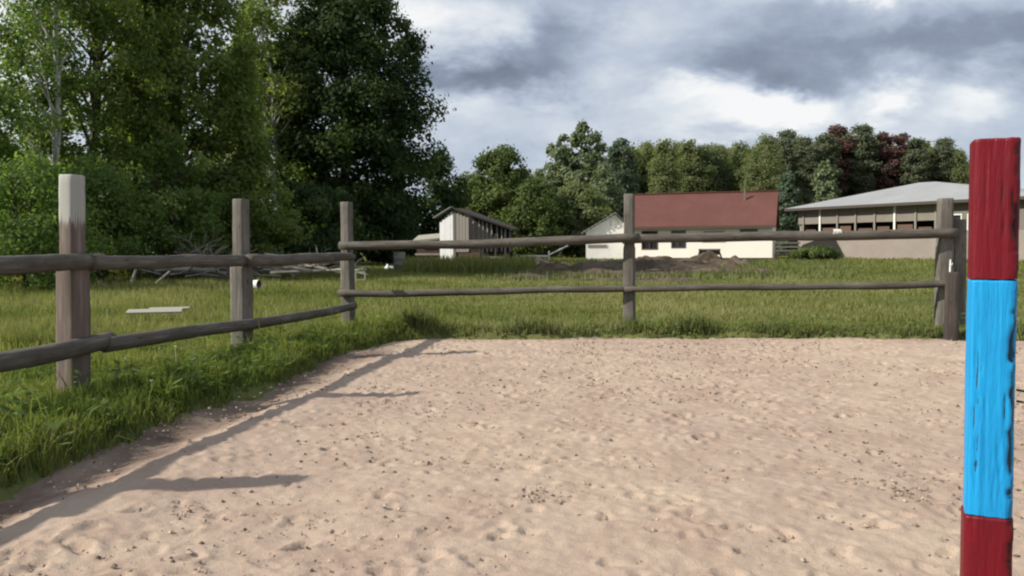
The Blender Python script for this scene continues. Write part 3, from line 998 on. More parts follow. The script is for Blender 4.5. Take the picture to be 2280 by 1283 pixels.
# undergrowth closing the foot of the wood
X = []
for px in range(990, 2160, 10):
    D = q.uniform(103, 108)
    X.append(((px - 1140) / F * D, D))
V_, Q_, T_ = [], [], []
for k, (bx, by) in enumerate(X):
    V, Q, tint, cc = make_crown(600 + k, 0.2, q.uniform(2.5, 5.0), egg(1.5, 0.3, 0.6), 8, 420, 0.5, 0.9)
    V_.append(V + np.array([bx, by, 0]))
    Q_.append(Q + sum(len(v) for v in V_[:-1]))
    T_.append(tint)
tag(link('undergrowth', mesh('undergrowth', np.concatenate(V_), np.concatenate(Q_), M['leaf_wood'], False, {'tint': np.concatenate(T_)})),
    'dense dark undergrowth along the foot of the wood', 'undergrowth', kind='stuff')

# ------------------------------------------------------------------ buildings
def wall(mb, x0, x1, z0, z1, y, th, holes):
    """Wall slab in the local xz plane with rectangular openings cut out."""
    xs = sorted({x0, x1, *[h[0] for h in holes], *[h[1] for h in holes]})
    zs = sorted({z0, z1, *[h[2] for h in holes], *[h[3] for h in holes]})
    for a, b in zip(xs[:-1], xs[1:]):
        for c, d in zip(zs[:-1], zs[1:]):
            mx, mz = (a + b) / 2, (c + d) / 2
            if not any(h[0] < mx < h[1] and h[2] < mz < h[3] for h in holes):
                mb.box(a, b, y, y + th, c, d)


def window(parent, x0, x1, z0, z1, y, fm, gm, mullion=True):
    f = MB()
    w_ = 0.07
    f.box(x0 - w_, x1 + w_, y - 0.03, y + 0.06, z1, z1 + w_).box(x0 - w_, x1 + w_, y - 0.03, y + 0.06, z0 - w_, z0)
    f.box(x0 - w_, x0, y - 0.03, y + 0.06, z0 + .002, z1 - .002).box(x1, x1 + w_, y - 0.03, y + 0.06, z0 + .002, z1 - .002)
    if mullion:
        m_ = (x0 + x1) / 2
        f.box(m_ - 0.03, m_ + 0.03, y - 0.01, y + 0.05, z0 + .004, z1 - .004)
    fo = f.build('window', fm, parent)
    MB().box(x0 + .004, x1 - .004, y + 0.08, y + 0.10, z0 + .004, z1 - .004).build('pane', gm, fo)
    return fo


def gable_roof(mb, L, W, eave, ridge, over_x, over_y, th=0.12):
    """Two slopes along local x over a footprint L by W."""
    sl = (ridge - eave) / (W / 2)
    ze = eave - sl * over_y
    for s in (0, 1):
        ya, yb = (-over_y, W / 2) if s == 0 else (W + over_y, W / 2)
        V = [(-over_x, ya, ze), (L + over_x, ya, ze), (L + over_x, yb, ridge), (-over_x, yb, ridge)]
        V += [(x, y_, z - th) for x, y_, z in V]
        mb.add(V, [(0, 1, 2, 3), (7, 6, 5, 4), (0, 4, 5, 1), (1, 5, 6, 2), (2, 6, 7, 3), (3, 7, 4, 0)])
    return sl


# house with the red-brown roof
HR = R(-19.5)
house = thing('house', 'long white house with a plain red brown roof', 'house', (*P(1402, 580, 62.5)[:2], 0), HR)
HL, HW, HE, HG = 10.0, 6.0, 2.70, 4.95
wins = [(0.95, 2.0, 0.85, 2.05), (3.1, 4.0, 0.95, 2.05), (5.3, 6.75, 1.35, 2.05), (7.9, 8.95, 1.45, 2.1)]
mb = MB()
wall(mb, 0, HL, 0, HE, 0, 0.25, wins)
mb.box(0, HL, HW - .25, HW, 0, HE).box(0, 0.25, 0.252, HW - .252, 0, HE).box(HL - .25, HL, 0.252, HW - .252, 0, HE)
for xx in (0.0, HL - 0.25):
    mb.add([(xx, 0, HE), (xx, HW, HE), (xx, HW / 2, HG - .15), (xx + .25, 0, HE), (xx + .25, HW, HE), (xx + .25, HW / 2, HG - .15)],
           [(0, 3, 5, 2), (1, 2, 5, 4), (0, 1, 4, 3)], [(0, 2, 1), (3, 4, 5)])
mb.build('wall', M['white_wall'], house)
for k, (a, b, c, d) in enumerate(wins):
    window(house, a, b, c, d, 0, M['frame_white'] if k == 2 else M['frame_brown'], M['grey_blind'] if k == 2 else M['glass'], k != 2)
mb = MB()
sl = gable_roof(mb, HL, HW, HE, HG, 0.25, 0.35)
roof = mb.build('roof', M['roof_red'], house)
MB().bar((-0.25, HW / 2, HG + 0.03), (HL + .25, HW / 2, HG + 0.03), 0.22, 0.06).build('ridge_cap', M['roof_red'], roof)
MB().bar((-0.25, -0.37, HE - sl * 0.35 - .10), (HL + .25, -0.37, HE - sl * 0.35 - .10), 0.05, 0.16).build('fascia_board', M['frame_brown'], house)
MB().box(-0.03, HL + .03, -0.035, -0.004, 0.0, 0.18).build('plinth', M['dark_wood'], house)
MB().box(7.9, 8.02, HW / 2 - 0.9, HW / 2 - 0.78, HG - 0.9, HG + 0.12).build('vent_pipe', M['grey_board'], house)

# long low building under the grey hip roof
a, b = np.array([22.1, 66.0]), np.array([30.8, 49.5])
BL = float(np.linalg.norm(b - a))
stable = thing('stable_building', 'long low building with a pale grey hip roof and a row of dark openings', 'building', (a[0], a[1], 0), math.atan2(*(b - a)[::-1]))
bays = [0.55 + 1.62 * k for k in range(7)]
BE, BW = 3.85, 8.0
mb = MB()
wall(mb, 0, BL, 0, 1.9, 0, 0.2, [])
mb.box(0, 0.2, 0.202, BW, 0, BE)
mb.box(0.2, BL, BW - .2, BW, 0, BE)
mb.box(BL - .2, BL, 0.202, BW - .202, 0, BE)
mb.build('lower_wall', M['beige_low'], stable)
mb = MB()
mb.box(0, 11.9, 0.03, 0.2, 2.62, BE - 0.02)
mb.build('upper_wall', M['beige'], stable)
mb = MB()
wall(mb, 11.9, BL, 1.902, BE, 0.0, 0.2, [(13.0, 13.5, 2.0, 2.9), (14.0, 14.45, 2.0, 2.9)])
mb.build('end_wall', M['grey_wall'], stable)
for (x0, x1) in ((13.0, 13.5), (14.0, 14.45)):
    window(stable, x0, x1, 2.0, 2.9, 0, M['frame_white'], M['glass'], False)
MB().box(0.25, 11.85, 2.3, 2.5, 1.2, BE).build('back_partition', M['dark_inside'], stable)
for k, xx in enumerate(bays + [11.75]):
    MB().box(xx - .07, xx + .07, -0.06, 0.02, 1.902, BE - 0.1).build('pillar', M['frame_white'] if k in (1, 5) else M['grey_board'], stable)
MB().box(0, 11.9, -0.10, 0.10, 1.902, 1.99).build('sill', M['grey_board'], stable)
for k, xx in enumerate(bays):                # half doors standing in the openings
    MB().box(xx + .12, xx + 1.1 + 0.2 * (k % 2), 0.12, 0.16, 1.99, 2.2 + 0.1 * (k % 3)).build('half_door', M['brown_board'], stable)
ov = 0.7
corner = [(-ov, -ov, BE), (BL + ov, -ov, BE), (BL + ov, BW + ov, BE), (-ov, BW + ov, BE)]
apex = (BL * 0.40, BW * 0.5, 5.45)
apex2 = (BL * 0.47, BW * 0.5, 5.43)
V = corner + [(x, y_, z - .14) for x, y_, z in corner] + [apex, apex2]
MB().add(V, [(0, 4, 5, 1), (1, 5, 6, 2), (2, 6, 7, 3), (3, 7, 4, 0), (7, 6, 5, 4), (0, 1, 9, 8), (2, 3, 8, 9)], [(1, 2, 9), (3, 0, 8)]).build('roof', M['roof_grey'], stable)
MB().box(-ov - .02, BL + ov, -ov - .03, -ov - .003, BE - 0.2, BE - .01).build('fascia_board', M['dark_wood'], stable)

# small grey barn by the trees
bx, by, _ = P(1016, 600, 41)
barn = thing('barn', 'small old barn with pale gable and gappy plank side', 'barn', (bx, by, 0), R(-20))
barn.scale = (0.72, 0.72, 0.75)
mb = MB()
mb.add([(-1.15, 0, 0), (0, 0, 0), (0, 0, 3.5), (-0.2, 0, 3.85), (-1.15, 0, 3.1), (-1.15, .12, 0), (0, .12, 0), (0, .12, 3.5), (-0.2, .12, 3.85), (-1.15, .12, 3.1)],
       [(0, 1, 6, 5), (1, 2, 7, 6), (2, 3, 8, 7), (3, 4, 9, 8), (4, 0, 5, 9), (0, 3, 2, 1), (5, 6, 7, 8)], [(0, 4, 3), (5, 8, 9)])
mb.build('gable_wall', M['grey_board'], barn)
for k in range(6):
    x0, x1 = -1.16 + k * .195, -1.16 + k * .195 + .185
    zt = 3.08 + (x0 + 1.15) * .79
    zt = min(zt, 3.8)
    MB().box(x0, x1, -.035 - .008 * (k % 2), -.004, 0.05 if k % 3 else 0.0, zt).build('plank', M['white_shed'] if k < 5 else M['grey_board'], barn)
q = np.random.default_rng(12)
for k in range(4):
    MB().box(0.02 + k * 0.23, 0.02 + k * 0.23 + 0.21, -0.02 + .01 * (k % 2), 0.03 + .01 * (k % 2), 1.15, 3.60 - 0.085 * k).build('plank', M['barn_plank'], barn)
xx = 0.98
k = 0
while xx < 3.2:
    wd = q.uniform(0.10, 0.17)
    MB().box(xx, xx + wd, 0.0 + 0.5 * xx, 0.03 + 0.5 * xx, 1.15, 3.66 - 0.358 * xx).build('plank', M['barn_plank'], barn)
    xx += wd + q.uniform(0.08, 0.24)
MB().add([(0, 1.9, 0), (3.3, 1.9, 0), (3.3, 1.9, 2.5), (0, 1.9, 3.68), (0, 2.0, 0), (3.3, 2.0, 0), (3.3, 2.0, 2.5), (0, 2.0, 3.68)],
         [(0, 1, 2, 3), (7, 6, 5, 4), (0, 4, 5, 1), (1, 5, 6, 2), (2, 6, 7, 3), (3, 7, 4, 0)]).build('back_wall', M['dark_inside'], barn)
MB().box(0.0, 1.7, 0.05, 0.15, 0, 1.13).build('lower_wall', M['brown_board'], barn)
for xx in (1.8, 2.4, 3.1):
    MB().box(xx, xx + .12, 0.9, 1.02, 0, 2.3).build('prop', M['dark_wood'], barn)
MB().box(1.7, 3.2, 0.5, 0.56, 0.72, 0.86).build('rail', M['barn_plank'], barn)
MB().add([(-0.25, -0.2, 3.98), (3.6, 1.2, 2.62), (3.6, 2.6, 2.62), (-0.25, 2.6, 3.98), (-0.25, -0.2, 3.88), (3.6, 1.2, 2.5), (3.6, 2.6, 2.5), (-0.25, 2.6, 3.88)],
         [(0, 1, 2, 3), (7, 6, 5, 4), (0, 4, 5, 1), (1, 5, 6, 2), (2, 6, 7, 3), (3, 7, 4, 0)]).build('roof', M['dark_wood'], barn)
MB().bar((-0.25, -0.02, 4.02), (-1.55, -0.02, 3.35), 0.5, 0.06).build('roof_slope', M['barn_plank'], barn)
leanto = thing('lean_to_shed', 'low brown lean to with a pale roof at the left of the barn', 'shed', (*P(965, 570, 42)[:2], 0), R(-5))
leanto.scale = (0.74, 0.74, 0.74)
MB().box(-1.1, 1.0, 0, 1.5, 0, 1.95).build('wall', M['brown_board'], leanto)
MB().add([(-1.3, -.3, 1.95), (1.05, -.3, 2.15), (1.05, 1.7, 2.5), (-1.3, 1.7, 2.3), (-1.3, -.3, 1.85), (1.05, -.3, 2.05), (1.05, 1.7, 2.4), (-1.3, 1.7, 2.2)],
         [(0, 1, 2, 3), (7, 6, 5, 4), (0, 4, 5, 1), (1, 5, 6, 2), (2, 6, 7, 3), (3, 7, 4, 0)]).build('roof', M['pale_wood'], leanto)
for z in (0.62, 0.95):
    MB().box(-1.2, 0.95, -0.10, -0.05, z, z + 0.13).build('board', M['pale_wood'], leanto)

# white shed left of the house
ws = thing('white_shed', 'small white gabled shed just left of the red roofed house', 'shed', (*P(1305, 565, 66)[:2], 0), R(-6))
mb = MB()
mb.add([(0, 0, 0), (3.6, 0, 0), (3.6, 0, 2.2), (2.25, 0, 3.45), (0, 0, 2.2), (0, 3, 0), (3.6, 3, 0), (3.6, 3, 2.2), (2.25, 3, 3.45), (0, 3, 2.2)],
       [(0, 1, 2, 4), (5, 9, 7, 6), (1, 6, 7, 2), (0, 4, 9, 5)], [(4, 2, 3), (9, 8, 7)])
mb.build('wall', M['white_shed'], ws)
for (p0, p1) in (((-0.35, 2.02), (2.25, 3.55)), ((2.25, 3.55), (3.95, 2.0))):
    V = [(p0[0], -.3, p0[1]), (p1[0], -.3, p1[1]), (p1[0], 3.2, p1[1]), (p0[0], 3.2, p0[1])]
    V += [(x, y_, z + .08) for x, y_, z in V]
    r_ = MB().add(V, [(3, 2, 1, 0), (4, 5, 6, 7), (0, 1, 5, 4), (1, 2, 6, 5), (2, 3, 7, 6), (3, 0, 4, 7)]).build('roof', M['roof_grey'], ws)
    for k in range(9):                       # rafter ends along the verge
        u = (k + .5) / 9
        xx, zz = p0[0] + (p1[0] - p0[0]) * u, p0[1] + (p1[1] - p0[1]) * u
        MB().box(xx - .04, xx + .04, -.36, -.302, zz - .10, zz + .04).build('rafter_end', M['dark_wood'], r_)
window(ws, 2.0, 2.5, 2.55, 3.0, -0.03, M['frame_white'], M['glass'], False)
MB().box(0.15, 1.6, -0.05, -0.01, 0.95, 1.15).build('beam', M['grey_board'], ws)

# ------------------------------------------------------------------ heaps of earth
def heap(name, cx, cy, lx, ly, hgt, m, seed, n=60, rot=0):
    xs, ys = np.linspace(-1, 1, n), np.linspace(-1, 1, n)
    X, Y = np.meshgrid(xs, ys)
    r = np.sqrt(X * X + Y * Y) * (1 + 0.35 * fbm(X * 1.6, Y * 1.6, 3, seed))
    Z = hgt * np.clip(1 - r ** 2, 0, 1) * (0.75 + 0.9 * fbm(X * 3.2 + 5, Y * 3.2, 4, seed + 3)) + 0.06 * hgt * fbm(X * 14, Y * 14, 3, seed + 5)
    Z = Z - 0.12
    i, j = np.meshgrid(np.arange(n - 1), np.arange(n - 1), indexing='ij')
    a = i * n + j
    Q = np.stack([a, a + 1, a + n + 1, a + n], -1).reshape(-1, 4)
    V = np.stack([X * lx, Y * ly, Z], -1).reshape(-1, 3)
    return link(name, mesh(name, V, Q, m, True), None, (cx, cy, float(ground_z(cx, cy))), rot)


for (px, D, lx, ly, hg, lab) in ((1450, 40, 3.6, 3.0, 0.78, 'brown heap of turned earth right of the middle back post'),
                                 (1290, 36, 3.4, 2.6, 0.62, 'brown heap of turned earth left of the middle back post'),
                                 (1580, 42, 2.4, 2.2, 0.80, 'earth heap with weeds in front of the brown table'),
                                 (1200, 44, 2.6, 2.0, 0.62, 'low weedy heap under the white rail'),
                                 (1330, 31, 4.2, 2.0, 0.34, 'long bare strip of earth crossing behind the back fence'),
                                 (1540, 34, 3.8, 2.2, 0.42, 'stony bare earth between the heaps and the back fence'),
                                 (1420, 27, 3.6, 1.6, 0.25, 'flat bare spread of soil nearest the back fence'),
                                 (1640, 33, 2.2, 1.4, 0.30, 'small brown soil hump before the slatted bench')):
    x_, y_ = (px - 1140) / F * D, D
    tag(heap('earth_heap', x_, y_, lx, ly, hg, M['soil'], int(px)), lab, 'earth heap', 'heaps of turned earth in the meadow')
x_, y_ = (700 - 1140) / F * 44, 44
tag(heap('brush_heap', x_, y_, 1.9, 1.4, 1.5, M['hay'], 17), 'greyish heap under the dark trees left of the corner post', 'heap')
x_, y_ = (450 - 1140) / F * 31, 31
tag(heap('brush_heap', x_, y_, 2.8, 1.0, 1.1, M['hay'], 23), 'low dark heap of brushwood behind the left fence', 'heap')
q = np.random.default_rng(41)
n = 4200
y = q.uniform(35, 40.3, n)
x = (q.uniform(900, 1190, n) - 1140) / F * y
blades('weeds', x, y, q.uniform(0.12, 0.85, n), 0.05, 0.5 + q.normal(0, 0.22, n), M['meadow_grass'], 'rough grass and weeds before the old barn', 0.4, True, 9, 'weeds')
q = np.random.default_rng(40)                # weeds growing over and round the heaps
n = 7000
y = q.uniform(27, 52, n)
x = (q.uniform(1060, 1900, n) - 1140) / F * y
pt = fbm(x * 0.4, y * 0.4, 3, 71)
kp = pt > 0.03
x, y = x[kp], y[kp]
blades('weeds', x, y, q.uniform(0.08, 0.34, len(x)), 0.05, 0.45 + q.normal(0, 0.2, len(x)), M['weed'], 'rank weeds round the heaps of earth', 0.4, True, 8, 'weeds')

# ------------------------------------------------------------------ fences
def log_path(a, b, n=30, sag=0.01, seed=0):
    q = np.random.default_rng(seed)
    a, b = np.array(a, float), np.array(b, float)
    s = np.linspace(0, 1, n)[:, None]
    p = a + (b - a) * s
    p[:, 2] -= sag * np.sin(np.pi * s[:, 0])
    ph = q.uniform(0, 6.28, 4)
    p[:, 2] += 0.008 * np.sin(s[:, 0] * 7 + ph[0]) + 0.003 * np.sin(s[:, 0] * 17 + ph[1])
    p[:, 1] += 0.012 * np.sin(s[:, 0] * 6 + ph[2])
    return p


def rail(parent, base, a, b, r0, r1, seed, label=None):
    p = log_path(a, b, 34, 0.012, seed) - np.array(base)
    o = MB().tube(p, np.linspace(r0, r1, len(p)), 18, 0.07, 0, seed).build('rail', M['rail'], parent, True)
    if label:
        o['label'] = label
    return o


def post(parent, base, x, y, top, w_top, w_low, zsplit, m, seed, face, lean=(0, 0), label=None):
    """Hewn post: squarish section, fuller below the notch at zsplit."""
    q = np.random.default_rng(seed)
    zs = np.concatenate([np.linspace(-0.35, zsplit - .03, 14), [zsplit - 0.005, zsplit + 0.02], np.linspace(zsplit + .06, top - .012, 12), [top]])
    wd = np.where(zs < zsplit, w_low, w_top) * (1 - 0.05 * np.clip(zs / top, 0, 1))
    pth = np.stack([x - base[0] + lean[0] * zs, y - base[1] + lean[1] * zs, zs - base[2]], -1)
    rad = wd / 2
    rad[-1] *= 0.93
    o = MB().tube(pth, rad, 32, 0.045, 0.72, seed, face).build('post', m, parent, True)
    if label:
        o['label'] = label
    return o


PL, PM, PC = (-3.26, 6.29), (-2.83, 8.89), (-2.31, 12.0)
PN = (-3.69, 3.7)                            # the next post, outside the left edge of the photo
fence = thing('post_and_rail_fence', 'weathered log fence running along the left edge of the sand', 'fence', (PM[0], PM[1], 0), 0, 'log fences round the riding arena')
base = (PM[0], PM[1], 0)
PA, PB = (-4.12, 1.1), (-4.55, -1.5)           # and two more beside the camera, whose shadows reach the picture
post(fence, base, *PA, 1.78, 0.15, 0.18, 1.08, M['post'], 48, 0.4)
post(fence, base, *PB, 1.80, 0.15, 0.18, 1.08, M['post'], 49, 0.4)
post(fence, base, *PN, 1.82, 0.18, 0.21, 1.08, M['post'], 50, 0.5)
post(fence, base, *PL, 1.73, 0.138, 0.176, 1.10, M['peeled'], 51, 0.35, (0.022, 0), 'post with a pale bare top above a ragged brown stain')
post(fence, base, *PM, 1.69, 0.136, 0.180, 1.00, M['post'], 52, 0.35, (0.012, 0), 'post notched for the rail and thicker below it')
post(fence, base, *PC, 1.81, 0.145, 0.160, 1.02, M['post'], 53, 0.3, (0.0, 0), 'slim grey corner post')
off = np.array([0.145, -0.02])
def on(p, dx=0.14, dy=-0.03, z=1.0):
    return (p[0] + dx, p[1] + dy, z)
rail(fence, base, on(PA, .15, -.2, 1.10), on(PN, .15, .2, 1.11), 0.060, 0.064, 58)
rail(fence, base, on(PB, .14, -.3, 1.09), on(PA, .13, .1, 1.10), 0.060, 0.060, 59)
rail(fence, base, on(PB, .14, -.3, 0.48), on(PN, .15, .1, 0.49), 0.066, 0.062, 60)
rail(fence, base, on(PN, .14, -.4, 1.10), on(PL, .13, .25, 1.09), 0.066, 0.061, 61)
rail(fence, base, on(PL, .14, .05, 1.095), on(PM, .10, -.06, 1.06), 0.057, 0.057, 62)
rail(fence, base, on(PM, .16, -.22, 1.06), on(PC, .09, -.12, 1.055), 0.066, 0.052, 63)
rail(fence, base, on(PN, .14, -.4, 0.50), on(PL, .14, .3, 0.475), 0.068, 0.064, 64)
rail(fence, base, on(PL, .15, .18, 0.455), on(PC, .12, -.22, 0.355), 0.062, 0.050, 65)

BM, BR = (1.61, 11.7), (5.78, 11.4)
fb = thing('post_and_rail_fence', 'grey log fence across the far side of the sand', 'fence', (BM[0], BM[1], 0), 0, 'log fences round the riding arena')
base = (BM[0], BM[1], 0)
post(fb, base, *BM, 1.88, 0.150, 0.165, 1.15, M['post'], 54, 0.25)
post(fb, base, *BR, 1.78, 0.185, 0.205, 1.15, M['post'], 55, 0.2, (-0.004, 0))
rail(fb, base, (-2.39, 11.86, 1.19), (1.72, 11.56, 1.275), 0.060, 0.062, 71)
rail(fb, base, (1.50, 11.565, 1.27), (5.88, 11.25, 1.325), 0.062, 0.064, 72)
rail(fb, base, (-2.42, 11.87, 0.535), (1.70, 11.57, 0.60), 0.050, 0.042, 73)
rail(fb, base, (1.52, 11.575, 0.59), (5.90, 11.26, 0.655), 0.042, 0.050, 74)

gp = thing('gate_post', 'short dark brown post close behind the painted post', 'post', (5.42, 10.5, 0))
MB().tube([(0, 0, -.3), (0, 0, .3), (0.003, 0, .6), (0.003, 0, .81), (0.003, 0, .83)], [.085, .082, .08, .078, .07], 18, 0.05, 0.7, 4, 0.5).build('post', M['dark_wood'], gp)
gp2 = thing('gate_post', 'grey plank post standing right of the back fence end', 'post', (5.98, 11.45, 0))
MB().tube([(0, 0, -.3), (0, 0, .5), (0, 0, 1.2), (0, 0, 1.48), (0, 0, 1.5)], [.10, .098, .095, .093, .085], 18, 0.04, 0.8, 9, 0.3).build('post', M['post'], gp2)
st = thing('fence_stake', 'thin white plastic stake by the end of the back fence', 'stake', (5.72, 11.15, 0))
MB().tube([(0, 0, -.05), (0, 0, .5), (.01, 0, .97)], [.012, .011, .009], 8).build('rod', M['white_plastic'], st, True)
MB().tube([(0.01, -.005, .9), (.01, -.045, .9), (.01, -.05, .93)], .006, 6).build('wire_clip', M['white_plastic'], st, True)

# white rag tied over the back rail
a = P(1858, 535, 11.42)
rag = link('rag', None)
bpy.data.objects.remove(rag)
n1, n2 = 14, 10
u, v = np.meshgrid(np.linspace(-1, 1, n1), np.linspace(0, 1, n2))
ang = -0.4 + v * 2.6
rr = 0.073 + 0.008 * fbm(u * 3, v * 5, 3, 81)
Xr = u * 0.065 * (0.55 + 0.5 * v) + 0.01 * fbm(u * 2, v * 4, 2, 82)
Yr = -np.cos(ang - 1.2) * rr
Zr = np.where(ang < 1.75, np.sin(ang - 0.2) * rr * 0 + rr * np.cos(ang - 0.25), rr * np.cos(1.5) - (ang - 1.75) * 0.09)
i, j = np.meshgrid(np.arange(n2 - 1), np.arange(n1 - 1), indexing='ij')
k = i * n1 + j
tag(link('rag', mesh('rag', np.stack([Xr, Yr, Zr], -1).reshape(-1, 3), np.stack([k, k + 1, k + n1 + 1, k + n1], -1).reshape(-1, 4), M['cloth'], True), None, (4.31, 11.37, 1.30)),
    'small white rag hanging on the upper back rail', 'rag')
md = bpy.data.objects[[o.name for o in bpy.data.objects if o.name.startswith('rag')][0]].modifiers.new('thickness', 'SOLIDIFY')
md.thickness = 0.006

# ------------------------------------------------------------------ the painted post close to the camera
PD = 2.07
ppx = (2210 - 1140) / F * PD
pp = thing('jump_post', 'square wooden post painted red, bright blue and red in bands', 'post', (ppx, PD, 0), R(-24))


def painted(name, z0, z1, half, m, seed, topcap):
    """A stretch of the post: rounded square section with grooves, dents and a chipped right corner."""
    ns, nz = 96, max(20, int((z1 - z0) / 0.004))
    th = np.arange(ns) / ns * 2 * np.pi
    cs, sn = np.cos(th), np.sin(th)
    sup = (np.abs(cs) ** 9 + np.abs(sn) ** 9) ** (-1 / 9)
    z = np.linspace(z0, z1, nz)
    TH, Z = np.meshgrid(th, z)
    r = half * sup[None, :] * np.ones((nz, 1))
    xx, yy = r * np.cos(TH), r * np.sin(TH)
    fx = np.where(np.abs(np.sin(TH)) > 0.7, xx, yy) * np.where(np.abs(np.sin(TH)) > 0.7, 1, 1)
    face = np.floor(((TH + np.pi / 4) % (2 * np.pi)) / (np.pi / 2))
    gx = fx * 1.0 + face * 1.7
    dep = 0.0012 * fbm(gx * 90, Z * 3, 4, seed) + 0.0016 * fbm(gx * 14, Z * 9, 3, seed + 1)
    front = (face == 3)
    crack = np.zeros_like(Z)
    for (cx_, za, zb, wd, dp) in ((-0.036, 0.50, 1.115, .0016, .006), (-0.028, 0.54, .93, .0012, .003), (0.018, .62, .74, .0018, .004), (0.030, .70, .86, .0015, .004),
                                  (0.008, .56, .66, .0014, .003), (0.036, 1.16, 1.34, .0016, .004), (0.015, 1.20, 1.36, .0013, .003), (-0.02, 1.25, 1.40, .0012, .0025),
                                  (-0.012, .78, .84, .0012, .003), (0.022, .58, .63, .002, .004), (0.002, .66, .70, .0013, .003)):
        path = cx_ + 0.004 * fbm(Z * 9, Z * 0 + cx_ * 50, 3, seed + 5)
        on_ = np.clip((Z - za) / 0.03, 0, 1) * np.clip((zb - Z) / 0.03, 0, 1)
        crack = crack + front * on_ * dp * np.exp(-((xx - path) / wd) ** 2)
    edge = np.exp(-((xx - half) ** 2 + (yy + half) ** 2) / (0.0115 ** 2))
    nz_ = np.zeros_like(Z)
    for (zc, ww, dp) in ((0.955, .034, .011), (0.925, .012, .007), (0.835, .018, .007), (0.745, .010, .004), (0.69, .03, .004), (0.60, .012, .004), (1.235, .03, .007), (1.28, .012, .006)):
        nz_ = nz_ + dp * np.exp(-np.abs((Z - zc + 0.006 * fbm(Z * 60, yy * 30, 2, 97)) / ww) ** 2.6)
    nz_ = nz_ + 0.005 * np.clip(fbm(Z * 34, xx * 20, 4, 98) * 2.2 - 0.2, 0, 1)
    chipd = edge * (nz_ + 0.004 * np.clip(fbm(Z * 24, Z * 0 + 4, 4, 91) + 0.25, 0, 1))
    k = 1 - (dep + crack + 1.5 * chipd) / half
    xx, yy = xx * k, yy * k
    chip = np.clip(crack / 0.0035, 0, 1) * 0.75 + np.clip(chipd / 0.0065, 0, 1.2) * 0.75 + 0.32 * np.clip(edge, 0, 1)
    right = (face == 0)
    chip = np.where(right, np.maximum(chip, 0.40 + 0.5 * fbm(yy * 40, Z * 8, 3, 95)), chip)
    Zw = Z + 0.0015 * fbm(gx * 60, Z * 0, 3, seed + 9)
    V = np.stack([xx, yy, Zw], -1).reshape(-1, 3)
    i, j = np.meshgrid(np.arange(nz - 1), np.arange(ns), indexing='ij')
    j2 = (j + 1) % ns
    Q = np.stack([i * ns + j, i * ns + j2, (i + 1) * ns + j2, (i + 1) * ns + j], -1).reshape(-1, 4)
    G = np.stack([gx, gx * 0.3, Z], -1).reshape(-1, 3)
    nV = len(V)
    V = np.concatenate([V, V[-ns:] * np.array([.93, .93, 1]) + np.array([0, 0, .003]), [[0, 0, z1 + .004]]])
    G = np.concatenate([G, G[-ns:], [[0, 0, z1]]])
    ch = np.concatenate([chip.ravel(), chip[-1], [0]])
    r1 = np.arange(ns)
    r2 = (r1 + 1) % ns
    Q2 = np.stack([nV - ns + r1, nV - ns + r2, nV + r2, nV + r1], -1)
    Tr = np.stack([nV + r1, nV + r2, np.full(ns, nV + ns)], -1)
    return link(name, mesh(name, V, [np.concatenate([Q, Q2]), Tr], m, True, {'gc': G, 'chip': ch}), pp)


painted('painted_band', -0.02, 0.533, 0.0535, M['red'], 301, True)['label'] = 'lower red band'
painted('painted_band', 0.5385, 1.106, 0.0506, M['blue'], 311, False)['label'] = 'bright blue band'
painted('painted_band', 1.1115, 1.441, 0.0510, M['red'], 321, True)['label'] = 'top red band'
hk = MB().tube([(0.054, -0.02, .845), (0.075, -0.02, .842), (0.105, -0.022, .832), (0.125, -0.02, .815), (0.105, -0.02, .812), (0.055, -0.02, .818)], .0028, 8)
hk.build('wire_hook', M['metal_dark'], pp, True)
ft = MB()
for aa in (0, 90):
    c_, s_ = math.cos(R(aa)), math.sin(R(aa))
    ft.bar((0.06 * c_, 0.06 * s_, 0.05), (0.34 * c_, 0.34 * s_, 0.05), 0.05, 0.10)
    ft.bar((-0.06 * c_, -0.06 * s_, 0.05), (-0.34 * c_, -0.34 * s_, 0.05), 0.05, 0.10)
ft.build('foot', M['red'], pp)

# ------------------------------------------------------------------ branch pile and odds and ends behind the left fence
def branch_mesh(seed, L, r, m):
    q = np.random.default_rng(seed)
    mb = MB()
    s = np.linspace(0, 1, 9)
    main = np.stack([s * L, np.cumsum(q.normal(0, .03 * L, 9)) * .6, np.cumsum(q.normal(0, .025 * L, 9)) * .6], -1)
    main -= main[0]
    mb.tube(main, r * (1 - .65 * s), 7, .12, 0, seed)
    for k in range(3):
        i = q.integers(3, 7)
        e = main[i] + np.array([q.uniform(.15, .35) * L, q.uniform(-.25, .25) * L, q.uniform(-.02, .28) * L])
        mb.tube([main[i], (main[i] + e) / 2 + q.normal(0, .03 * L, 3), e], [r * .5, r * .35, r * .12], 5, .1, 0, k)
    return mb.data('dead_branch', m, True)


